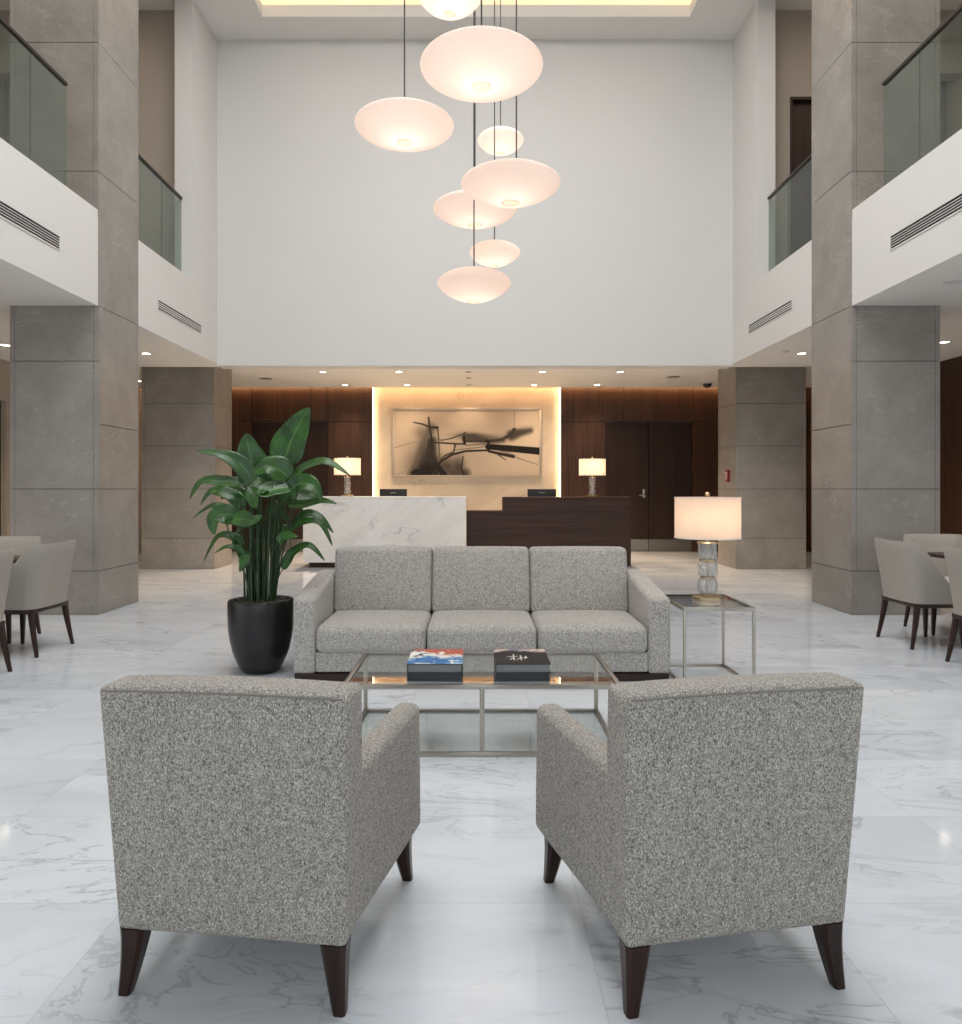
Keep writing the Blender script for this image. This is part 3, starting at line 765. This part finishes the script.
def table_lamp(label, loc, rs, hs, z0, blocks, power, group=None):
    """rs shade radius, hs shade height, z0 height of the shade's lower rim, blocks radius"""
    t = thing('table_lamp', label, 'lamp', loc, 0, group)
    n = 44
    bm = bmesh.new(); lathe(bm, [(rs, z0), (rs, z0+hs)], n, capb=False, capt=False); sh = link('lamp_shade', bm, 'lampshade', t)
    for z in (z0, z0+hs-.008):
        bm = bmesh.new(); lathe(bm, [(rs-.002, z), (rs+.0025, z), (rs+.0025, z+.008), (rs-.002, z+.008)], n, capb=False, capt=False)
        link('shade_trim', bm, 'shadetrim', sh)
    k = rs/.2375
    bm = bmesh.new(); lathe(bm, [(.105*k, 0), (.108*k, .006), (.108*k, .022), (.09*k, .028)], 36); link('base', bm, 'brass', t)
    zz = .028; nb = 3; gap = .010*k; top = z0-.03*k; bh = (top-zz-gap*(nb+1))/nb
    def collar(r, z, h):
        bm = bmesh.new(); lathe(bm, [(r*.96, z), (r, z+h*.25), (r, z+h*.75), (r*.96, z+h)], 28); link('metal_collar', bm, 'brass', t)
    collar(.05*k, zz, gap)
    for b in range(nb):
        a = zz+gap+b*(bh+gap)
        bm = bmesh.new(); rb = blocks
        if b < 2: prof = [(rb*.72, a), (rb*.95, a+bh*.14), (rb*1.03, a+bh*.35), (rb*1.03, a+bh*.65), (rb*.95, a+bh*.86), (rb*.72, a+bh)]
        else: prof = [(rb*.80, a), (rb*.94, a+bh*.12), (rb*.96, a+bh*.3), (rb*.96, a+bh)]
        lathe(bm, prof, 16)
        link('glass_block', bm, 'crystal', t)
        collar(rb*.78 if b < 1 else (rb*.9 if b == 1 else rb*1.06), a+bh, gap)
    bm = bmesh.new(); lathe(bm, [(.010*k, zz), (.010*k, z0+hs*.3)], 12)
    lathe(bm, [(.005*k, z0+hs*.3-.001), (.005*k, z0+hs+.01)], 8); link('metal_rod', bm, 'brass', t)
    bm = bmesh.new(); lathe(bm, [(.004, z0+hs+.004), (.016*k, z0+hs+.010), (.018*k, z0+hs+.024), (.01*k, z0+hs+.034)], 16); link('finial', bm, 'brass', t)
    for yy, zz2 in ((0, 0.0),):
        ld = bpy.data.lights.new('lamp_bulb', 'POINT'); ld.energy = power; ld.color = (1, .70, .46); ld.shadow_soft_size = .05
        lo = bpy.data.objects.new('lamp_bulb', ld); COL.objects.link(lo); lo.location = (loc[0], loc[1]-.03, loc[2]+z0+hs*.52)
    return t
table_lamp('glass-block table lamp with a white drum shade on the side table', (1.624, 5.03, .53), .222, .287, .427, .067, 2.1)
table_lamp('small shaded table lamp on the white marble desk', (-2.13, 12.02, 1.178), .22, .28, .355, .055, 2.0, 'reception desk lamps')
table_lamp('small shaded table lamp on the dark wood desk', (2.0, 12.28, 1.166), .225, .28, .365, .055, 2.0, 'reception desk lamps')

# ------------------------------------------------------------------ reception desks
md = thing('reception_desk', 'white marble reception desk behind the sofa', 'reception desk', (-1.49, 11.85, 0))
boxes('marble_front', [(-1.34, 1.34, 0, .05, .09, 1.14), (-1.34, -1.29, .05, .80, .09, 1.14)], 'deskmarble', md)
boxes('counter_top', [(-1.34, 1.34, 0, .36, 1.1405, 1.178)], 'deskmarble', md, bev=.003)
boxes('plinth', [(-1.25, 1.30, .06, .75, 0, .09)], 'deskwood', md)
boxes('worktop', [(-1.285, 1.33, .10, .80, .72, .76)], 'deskwood', md)
dd = thing('reception_desk', 'dark wood reception desk with a stepped lower left end', 'reception desk', (1.235, 12.1, 0))
boxes('wood_front', [(-1.38, -.765, 0, .05, .0, .90), (-.765, 1.385, 0, .05, .0, 1.12), (1.335, 1.385, .05, .85, 0, 1.12), (-.765, -.72, .05, .40, .90, 1.12)], 'deskwood', dd)
boxes('counter_top', [(-.765, 1.40, -.008, .38, 1.1205, 1.166)], 'deskwood', dd, bev=.002)
boxes('transaction_shelf', [(-1.38, -.766, -.005, .60, .9005, .93)], 'deskwood', dd, bev=.002)
boxes('worktop', [(-.765, 1.33, .06, .85, .72, .76)], 'deskwood', dd)
def monitor(label, loc, w):
    t = thing('computer_monitor', label, 'monitor', loc, 0, 'computer monitors on the reception desks')
    boxes('screen', [(-w/2, w/2, -.02, .02, .22, .54)], 'black', t, bev=.006)
    boxes('stand', [(-.03, .03, .0, .03, .012, .30)], 'black', t)
    boxes('base', [(-.12, .12, -.08, .10, 0, .012)], 'black', t)
    boxes('rear_badge', [(-.05, .05, -.022, -.0202, .47, .482)], 'steel', t)
monitor('black computer monitor behind the white marble desk', (-1.41, 12.45, .76), .47)
monitor('black computer monitor behind the dark wood desk', (1.17, 12.62, .76), .50)

# ------------------------------------------------------------------ painting
pw = thing('wall_painting', 'framed abstract ink painting on the marble wall', 'painting', (-.17, 15.10, 1.54))
PW, PH, fr = 3.14, 1.46, .05
boxes('picture_frame', [(-PW/2, PW/2, -.06, -.005, 0, fr), (-PW/2, PW/2, -.06, -.005, PH-fr, PH), (-PW/2, -PW/2+fr, -.06, -.005, fr, PH-fr), (PW/2-fr, PW/2, -.06, -.005, fr, PH-fr)], 'frame', pw, bev=.004)
def paint():
    nx, ny = 430, 186
    U = np.linspace(50, 905, nx)[None, :]*np.ones((ny, 1)); V = np.linspace(432, 62, ny)[:, None]*np.ones((1, nx))
    dark = np.zeros((ny, nx))
    rng = np.random.RandomState(1)
    def stroke(pts, w0, w1, a, soft=1.0):
        nonlocal dark
        pts = np.array(pts, float); n = len(pts)
        w0, w1 = w0*1.35, w1*1.35; best = np.full((ny, nx), 1e9); tw = np.zeros((ny, nx))
        for i in range(n-1):
            p, q = pts[i], pts[i+1]; dx, dy = q-p; L = dx*dx+dy*dy+1e-9
            t = np.clip(((U-p[0])*dx+(V-p[1])*dy)/L, 0, 1)
            dd = np.hypot(U-(p[0]+t*dx), V-(p[1]+t*dy)); m = dd < best
            best = np.where(m, dd, best); tw = np.where(m, (i+t)/(n-1), tw)
        w = (w0+(w1-w0)*tw)/2
        dark = np.maximum(dark, a*np.clip(1-(best-w)/(soft*3), 0, 1))
    def blob(cx, cy, sx, sy, rot, a):
        nonlocal dark
        c, s = math.cos(rot), math.sin(rot); x = (U-cx)*c+(V-cy)*s; y = -(U-cx)*s+(V-cy)*c
        dark = dark+(1-dark)*a*np.exp(-(x/sx)**2-(y/sy)**2)
    blob(232, 300, 50, 110, .1, .6); blob(240, 395, 85, 60, -.3, .88); blob(275, 360, 40, 80, 0, .5); blob(160, 330, 90, 60, -.6, .22); blob(215, 190, 60, 40, .2, .3)
    blob(360, 385, 55, 55, .3, .6); blob(430, 390, 36, 60, 0, .6); blob(560, 215, 130, 16, .05, .45); blob(770, 195, 70, 20, -.35, .7); blob(120, 240, 70, 60, .4, .12)
    blob(500, 205, 60, 14, 0, .5); blob(700, 300, 60, 8, .3, .35)
    bright = np.exp(-((U-500)/90)**2-((V-110)/80)**2)*0
    stroke([(262, 170), (225, 260), (200, 340), (175, 425)], 14, 40, .55, 14); stroke([(268, 240), (262, 320), (280, 400)], 20, 50, .8, 12); stroke([(300, 380), (240, 415), (185, 428)], 20, 44, .9, 9)
    stroke([(470, 215), (540, 225), (610, 238), (690, 232)], 22, 6, .6, 7); stroke([(740, 205), (790, 190), (850, 178)], 26, 4, .7, 8); stroke([(340, 395), (400, 415), (460, 425)], 18, 26, .6, 12)
    stroke([(165, 132), (215, 142), (262, 160), (305, 162)], 3, 9, .8)
    stroke([(253, 105), (258, 150), (270, 220), (268, 320), (305, 375)], 5, 9, .85)
    stroke([(305, 160), (312, 230), (318, 330)], 5, 4, .6)
    stroke([(55, 275), (150, 250), (260, 225), (340, 232)], 1, 3, .4)
    stroke([(270, 245), (420, 254), (470, 255)], 5, 4, .8)
    stroke([(325, 235), (390, 222), (450, 200), (468, 190)], 2, 4, .7)
    stroke([(460, 212), (463, 248)], 9, 9, .9)
    stroke([(300, 385), (330, 350), (390, 315), (470, 295), (600, 290)], 10, 5, .85)
    stroke([(315, 350), (350, 320), (400, 300), (410, 255)], 5, 5, .7)
    stroke([(310, 380), (345, 432)], 16, 26, .9); stroke([(190, 432), (260, 395), (310, 365)], 4, 10, .85); stroke([(455, 325), (445, 390), (462, 432)], 3, 9, .8)
    stroke([(320, 432), (470, 432)], 3, 3, .8); stroke([(180, 430), (290, 428)], 6, 6, .8)
    stroke([(470, 240), (590, 238)], 5, 5, .75); stroke([(590, 238), (605, 240), (605, 295)], 10, 8, .9)
    stroke([(600, 270), (700, 278), (900, 295)], 20, 28, .95)
    stroke([(605, 238), (680, 230), (740, 200), (755, 175)], 6, 16, .75)
    stroke([(755, 60), (754, 170)], 1, 1, .35)
    stroke([(605, 295), (680, 312), (750, 325)], 8, 12, .85); stroke([(660, 315), (705, 345)], 3, 2, .6); stroke([(745, 325), (890, 370)], 3, 1, .35)
    stroke([(400, 290), (600, 268)], 2, 2, .35); stroke([(470, 262), (600, 255)], 2, 3, .4)
    stroke([(120, 390), (230, 310)], 1, 2, .3); stroke([(60, 430), (200, 380)], 1, 2, .25)
    dark = np.clip(dark*(.93+.14*rng.rand(ny, nx)), 0, 1)
    base = np.array([205, 188, 168.])[None, None]*np.ones((ny, nx, 1)); ink = np.array([12, 10, 10.])
    base = base*(1+.03*(rng.rand(ny, nx, 1)-.5))
    # pale blades inside the ink
    return np.clip(base*(1-dark[..., None])+ink*dark[..., None], 0, 255)
painted_grid('canvas', paint(), PW-2*fr+.01, PH-2*fr+.01, 'painting', pw, False, (0, -.035, fr-.005))
boxes('backing_board', [(-PW/2+fr*.5, PW/2-fr*.5, -.03, -.005, fr*.5, PH-fr*.5)], 'frame', pw)

# ------------------------------------------------------------------ plant
PXC, PYC = -1.53, 5.15
pl = thing('potted_plant', 'tall broad-leaved plant in a black pot, left of the sofa', 'plant', (PXC, PYC, 0))
bm = bmesh.new()
lathe(bm, [(.100, 0), (.122, .006), (.148, .035), (.172, .085), (.196, .15), (.215, .235), (.226, .32), (.229, .42), (.229, .505), (.226, .510), (.218, .505), (.215, .47)], 56, capt=False)
link('pot', bm, 'pot', pl)
bm = bmesh.new(); lathe(bm, [(.2145, .45), (.2145, .488), (.12, .498), (.01, .500)], 40)
for i in range(230):
    a = random.random()*6.283; r = .205*math.sqrt(random.random()); rr = random.uniform(.007, .015)
    mt = Matrix.Translation((r*math.cos(a), r*math.sin(a), .496+random.uniform(0, .008))) @ Matrix.Diagonal((1, random.uniform(.6, 1), .6, 1))
    bmesh.ops.create_icosphere(bm, subdivisions=1, radius=rr, matrix=mt)
link('gravel', bm, 'soil', pl)
def W3(px, py, dy):
    d = PYC+dy; return Vector(((px-475)*d/720-PXC, dy, 1.3-(py-489)*d/720))
def zz(x, y): return (180+x*.2932, 390+y*.2932)
def leaf(pts, w, nrm, dys, root=None, fold=.18, wp=.45):
    """pts in close-up pixels base->tip, dys depth at base/tip, w width (m)"""
    P = [W3(*zz(x, y), dys[0]+(dys[1]-dys[0])*i/(len(pts)-1)) for i, (x, y) in enumerate(pts)]
    # smooth resample (catmull)
    def cr(t):
        n = len(P)-1; s = min(int(t*n), n-1); u = t*n-s
        p0 = P[max(s-1, 0)]; p1 = P[s]; p2 = P[s+1]; p3 = P[min(s+2, n)]
        return .5*((2*p1)+(p2-p0)*u+(2*p0-5*p1+4*p2-p3)*u*u+(3*p1-p0-3*p2+p3)*u**3)
    NV, NU = 22, 8; bm = bmesh.new(); uvl = bm.loops.layers.uv.new('UVMap'); rows = []
    nrm = Vector(nrm).normalized(); ph = random.random()*6
    for i in range(NV+1):
        t = i/NV; p = cr(t); tg = (cr(min(1, t+.02))-cr(max(0, t-.02))).normalized()
        sd = tg.cross(nrm).normalized(); nn = sd.cross(tg).normalized()
        ww = w*.5*(math.sin(math.pi*t**(.62 if wp < .5 else 1.0))**.75)*(1-.12*t) if 0 < t < 1 else .0015
        row = []
        for j in range(NU+1):
            u = j/NU*2-1
            row.append(bm.verts.new(p+sd*(u*ww)+nn*(fold*abs(u)**1.3*ww+.05*ww*math.sin(t*14+ph+u*2)*abs(u))))
        rows.append(row)
    for i in range(NV):
        for j in range(NU):
            f = bm.faces.new((rows[i][j], rows[i][j+1], rows[i+1][j+1], rows[i+1][j]))
            for l, (a, b) in zip(f.loops, ((j, i), (j+1, i), (j+1, i+1), (j, i+1))): l[uvl].uv = (a/NU, b/NV)
    o = link('leaf', bm, 'leaf', pl)
    so_ = o.modifiers.new('s', 'SOLIDIFY'); so_.thickness = .0012
    # petiole
    b0 = P[0]; tg = (P[1]-P[0]).normalized()
    if root is None:
        a = math.atan2(b0.y, b0.x)+random.uniform(-.4, .4); rr = min(.15, .04+.25*math.hypot(b0.x, b0.y))
        root = Vector((rr*math.cos(a), rr*math.sin(a)*.8, .475))
    c1 = root+Vector((b0.x*.12, b0.y*.12, (b0.z-.475)*.55)); c2 = b0-tg*min(.16, .35*(b0.z-.475))
    pts3 = [root*(1-t)**3+c1*3*t*(1-t)**2+c2*3*t*t*(1-t)+b0*t**3 for t in [k/14 for k in range(15)]]
    bm = bmesh.new(); tube(bm, pts3, [.0075-.004*k/14 for k in range(15)], 6); link('stem', bm, 'stem', pl)
UP = (0, -.55, .8); CAMN = (0, -1, .15)
leaf([(352, 262), (372, 190), (405, 120), (440, 60)], .285, (-.25, -1, .1), (.05, .10), fold=.12)
leaf([(262, 330), (250, 270), (235, 205), (226, 148)], .255, (.35, -1, .2), (.06, .02), fold=.2)
leaf([(372, 300), (335, 270), (290, 262), (250, 292)], .20, (0, -1, .5), (-.05, -.12))
leaf([(372, 330), (320, 338), (270, 350), (236, 330)], .19, (0, -.8, .9), (-.08, -.26))
leaf([(300, 320), (268, 335), (250, 365), (262, 402)], .17, (-.2, -1, .2), (-.10, -.28))
leaf([(262, 330), (215, 262), (150, 222), (58, 208)], .13, (-.3, -.75, .6), (-.02, -.05))
leaf([(240, 320), (150, 312), (75, 312), (32, 372)], .105, (-.2, -.7, .7), (.0, -.04))
leaf([(215, 400), (180, 362), (110, 345), (70, 392)], .115, (-.2, -.7, .7), (.08, .12))
leaf([(220, 372), (190, 350), (160, 352), (140, 372)], .13, (-.1, -.8, .6), (.12, .16))
leaf([(220, 440), (170, 408), (110, 395), (42, 437)], .075, (-.2, -.6, .7), (.05, .0))
leaf([(195, 432), (150, 425), (115, 445), (118, 494)], .16, (-.2, -1, .3), (-.05, -.14))
leaf([(180, 438), (215, 440), (250, 445), (280, 428)], .13, (0, -.9, .5), (-.16, -.24))
leaf([(215, 545), (190, 505), (130, 500), (80, 586)], .085, (-.3, -.6, .7), (.02, -.06))
leaf([(225, 580), (200, 545), (160, 535), (118, 556)], .06, (-.2, -.6, .7), (-.05, -.12))
leaf([(228, 560), (222, 580), (215, 600), (203, 620)], .09, (-.2, -1, .2), (-.14, -.2))
leaf([(385, 300), (430, 262), (500, 245), (580, 292)], .115, (.1, -.6, .8), (.0, -.08))
leaf([(370, 350), (405, 320), (450, 325), (484, 378)], .17, (.2, -.9, .5), (-.06, -.16))
leaf([(350, 380), (385, 350), (440, 372), (490, 372)], .17, (.1, -.8, .7), (.10, .12))
leaf([(370, 390), (420, 392), (480, 378), (535, 388)], .10, (.1, -.7, .8), (-.02, -.12))
leaf([(385, 470), (425, 425), (475, 432), (523, 488)], .09, (.2, -.6, .7), (.06, .0))
leaf([(375, 480), (420, 450), (480, 455), (520, 532)], .075, (.2, -.6, .7), (-.05, -.1))
leaf([(350, 612), (385, 555), (440, 530), (494, 582)], .085, (.2, -.6, .7), (-.04, -.1))
leaf([(335, 520), (350, 500), (375, 498), (402, 500)], .085, (0, -.8, .6), (-.16, -.2))
leaf([(300, 420), (330, 400), (350, 420), (365, 450)], .10, (.2, -.8, .6), (.12, .16))
leaf([(300, 500), (335, 470), (365, 480), (385, 500)], .08, (.2, -.8, .6), (.12, .16))
leaf([(215, 420), (205, 390), (188, 350), (170, 315)], .10, (-.2, -1, .3), (.14, .18))
leaf([(345, 330), (330, 290), (310, 250), (285, 235)], .16, (0, -1, .2), (.14, .18))
leaf([(262, 470), (235, 455), (205, 470), (190, 500)], .08, (-.2, -.7, .6), (.10, .14))
for i in range(22):   # shoots rising from the gravel
    a = random.random()*6.283; r = .03+.10*math.sqrt(random.random()); x, y = r*math.cos(a), r*math.sin(a)*.8
    hgt = random.uniform(.62, 1.02); k = random.uniform(.9, 1.9)
    bm = bmesh.new(); tube(bm, [(x*(1+(k-1)*(j/8)**2), y*(1+(k-1)*(j/8)**2), .475+hgt*j/8) for j in range(9)], [.009-.0055*j/8 for j in range(9)], 6)
    link('stem', bm, 'stem', pl)

# ------------------------------------------------------------------ dining sets
def dining_chair(label, loc, rz, group=None):
    """faces +y; back at y=0"""
    t = thing('dining_chair', label, 'chair', loc, rz, group)
    hw = .265; rc = .09; Ls = .37
    plan = []   # (x,y, s) from front left end round the back to front right end
    for i in range(9): f = i/8; plan.append((-hw+.012*(1-f), Ls-(Ls-rc)*f, 'side', f))
    for i in range(1, 8): a = math.pi/2*i/8; plan.append((-hw+rc-rc*math.cos(a), rc-rc*math.sin(a), 'back', 1))
    for i in range(9): f = i/8; plan.append((-hw+rc+(2*hw-2*rc)*f, -.012*math.sin(math.pi*f), 'back', 1))
    for i in range(7, 0, -1): a = math.pi/2*i/8; plan.append((hw-rc+rc*math.cos(a), rc-rc*math.sin(a), 'back', 1))
    for i in range(8, -1, -1): f = i/8; plan.append((hw-.012*(1-f), Ls-(Ls-rc)*f, 'side', f))
    n = len(plan); ZB, ZT = .368, .875; NZ = 12; th = .034
    bm = bmesh.new(); outer, inner = [], []
    P2 = [Vector((p[0], p[1])) for p in plan]
    for i in range(n):
        tg = (P2[min(i+1, n-1)]-P2[max(i-1, 0)]).normalized(); nin = Vector((-tg.y, tg.x))
        f = plan[i][3]; top = .40+(ZT-.40)*(f**1.05 if plan[i][2] == 'side' else 1)
        co_, ci_ = [], []
        backness = max(0, min(1, 1-P2[i].y/Ls))
        for j in range(NZ+1):
            z = ZB+(top-ZB)*j/NZ; k = (z-ZB)/(ZT-ZB)
            lean = -.085*(k**1.2)*backness; out = 1+.04*k
            tt = th*(1-.25*k)
            rnd = 0 if j < NZ else .010
            co_.append(bm.verts.new((P2[i].x*out+nin.x*rnd, P2[i].y+lean+nin.y*rnd, z-(0.004 if j == NZ else 0))))
            ci_.append(bm.verts.new((P2[i].x*out+nin.x*(tt-rnd), P2[i].y+lean+nin.y*(tt-rnd), z-(0.004 if j == NZ else 0))))
        outer.append(co_); inner.append(ci_)
    for i in range(n-1):
        for j in range(NZ):
            bm.faces.new((outer[i][j], outer[i+1][j], outer[i+1][j+1], outer[i][j+1]))
            bm.faces.new((inner[i][j+1], inner[i+1][j+1], inner[i+1][j], inner[i][j]))
        bm.faces.new((outer[i][NZ], outer[i+1][NZ], inner[i+1][NZ], inner[i][NZ]))
        bm.faces.new((outer[i+1][0], outer[i][0], inner[i][0], inner[i+1][0]))
    for e in (0, n-1):
        for j in range(NZ):
            q = (outer[e][j], outer[e][j+1], inner[e][j+1], inner[e][j])
            bm.faces.new(q if e else q[::-1])
    bmesh.ops.recalc_face_normals(bm, faces=bm.faces)
    link('backrest', bm, 'diningfab', t)
    bm = bmesh.new(); rbox(bm, -hw+.032, hw-.032, 0.036, .435, .368, .475, .03, 8, 4, (0, 0, .012)); link('seat', bm, 'seatfab', t)
    bm = bmesh.new(); rbox(bm, -hw+.006, hw-.006, .004, .425, .335, .367, .006, 4, 2,
                           warp=lambda p: (p.x*(1-.10*max(0, 1-p.y/.10)**2), p.y, p.z)); link('seat_rail', bm, 'legwood', t)
    for sx in (-1, 1):
        for sy, y in ((-1, .035), (1, .385)):
            bm = bmesh.new()
            loft_leg(bm, [(sx*(.225+.022*f), y+sy*(.055 if sy < 0 else .015)*f**1.2, .336*(1-f), .044*(1-f)+.024*f, .044*(1-f)+.024*f) for f in (1, .75, .5, .25, 0)])
            link('leg', bm, 'legwood', t)
    return t
def dining_table(label, loc, w, d):
    t = thing('dining_table', label, 'table', loc)
    bm = bmesh.new(); rbox(bm, -w/2, w/2, -d/2, d/2, .718, .75, .012, 3, 3); link('tabletop', bm, 'tablewood', t)
    bm = bmesh.new(); loft_leg(bm, [(0, 0, z, a, b) for z, a, b in ((.03, .34, .50), (.08, .16, .28), (.60, .14, .24), (.717, .40, .60))]); link('pedestal', bm, 'legwood', t)
    bm = bmesh.new(); rbox(bm, -.30, .30, -.42, .42, 0, .032, .010, 3, 3); link('table_base', bm, 'legwood', t)
    return t
ch = dining_chair('taupe dining chair at the left table, nearest the tall column', (-3.40, 5.80, 0), R(90), 'taupe dining chairs')
dup(ch, (-3.33, 4.88, 0), R(90), 'taupe dining chair cut off by the left edge of the picture')
dup(ch, (-4.16, 6.45, 0), R(180), 'taupe dining chair facing us across the left table')
dining_table('dark wood dining table at the left edge, behind the chairs', (-4.28, 5.30, 0), 1.36, 1.32)
dup(ch, (3.56, 6.08, 0), R(-90), 'taupe dining chair at the right table, nearest the tall column')
dup(ch, (3.58, 5.18, 0), R(-90), 'taupe dining chair cut off by the right edge of the picture')
dup(ch, (4.32, 6.80, 0), R(180), 'taupe dining chair facing us across the right table')
dining_table('dark wood dining table at the right edge, behind the chairs', (4.60, 5.62, 0), 1.40, 1.36)

# ------------------------------------------------------------------ light
w = bpy.data.worlds.new('world'); sc.world = w; w.use_nodes = True
w.node_tree.nodes['Background'].inputs[0].default_value = (.75, .87, 1, 1); w.node_tree.nodes['Background'].inputs[1].default_value = .6
def area(name, loc, rot, sx, sy, e, col):
    ld = bpy.data.lights.new(name, 'AREA'); ld.shape = 'RECTANGLE'; ld.size = sx; ld.size_y = sy; ld.energy = e; ld.color = col
    o = bpy.data.objects.new(name, ld); COL.objects.link(o); o.location = loc; o.rotation_euler = rot
    return o
area('added_top_fill', (0, 4.8, 8.55), (0, 0, 0), 5.2, 6.0, 540, (.94, .97, 1))  # added overhead fill below the closed recess top, which has no opening
area('added_entrance_fill', (0, FRONT+.05, 3.9), (R(90), 0, 0), 10.8, 6.8, 190, (.92, .96, 1))  # unseen fill panel behind the camera, added to light the hall
for s in (-1, 1):
    area('added_aisle_fill', (s*(OX-.12), .6, 1.6), (0, s*R(90), 0), 2.7, 8.4, 80, (.93, .97, 1))  # side fill added out of view to brighten soffits and columns
    area('balcony_light', (s*5.6, 7.5, 8.0), (0, 0, 0), .8, 3.5, 30, (1, .80, .60))
    wn = struct(thing('window_%d' % (3 if s > 0 else 2), 'unseen wide aisle glazing, added for daylight', 'window', (s*(OX-.05), .6, .2)))  # unseen frames on the solid aisle walls, added to go with the side fill
    boxes('window_frame', [(-.03, .03, y-.03, y+.03, 0, 2.8) for y in (-4.2, -2.1, 0, 2.1, 4.2)]+[(-.03, .03, -4.17, 4.17, z-.03, z+.03) for z in (.0, 2.8)], 'rail', wn)
for s in (-1, 1):
    for y in (2.4, 5.6, 7.9):
        ld = bpy.data.lights.new('added_aisle_spot', 'SPOT'); ld.energy = 60; ld.color = (1, .80, .60); ld.spot_size = R(120); ld.spot_blend = .9; ld.shadow_soft_size = .08  # extra spots without fixtures, added out of view to lift the aisle light
        lo = bpy.data.objects.new('added_aisle_spot', ld); COL.objects.link(lo); lo.location = (s*5.6, y, S-.04)
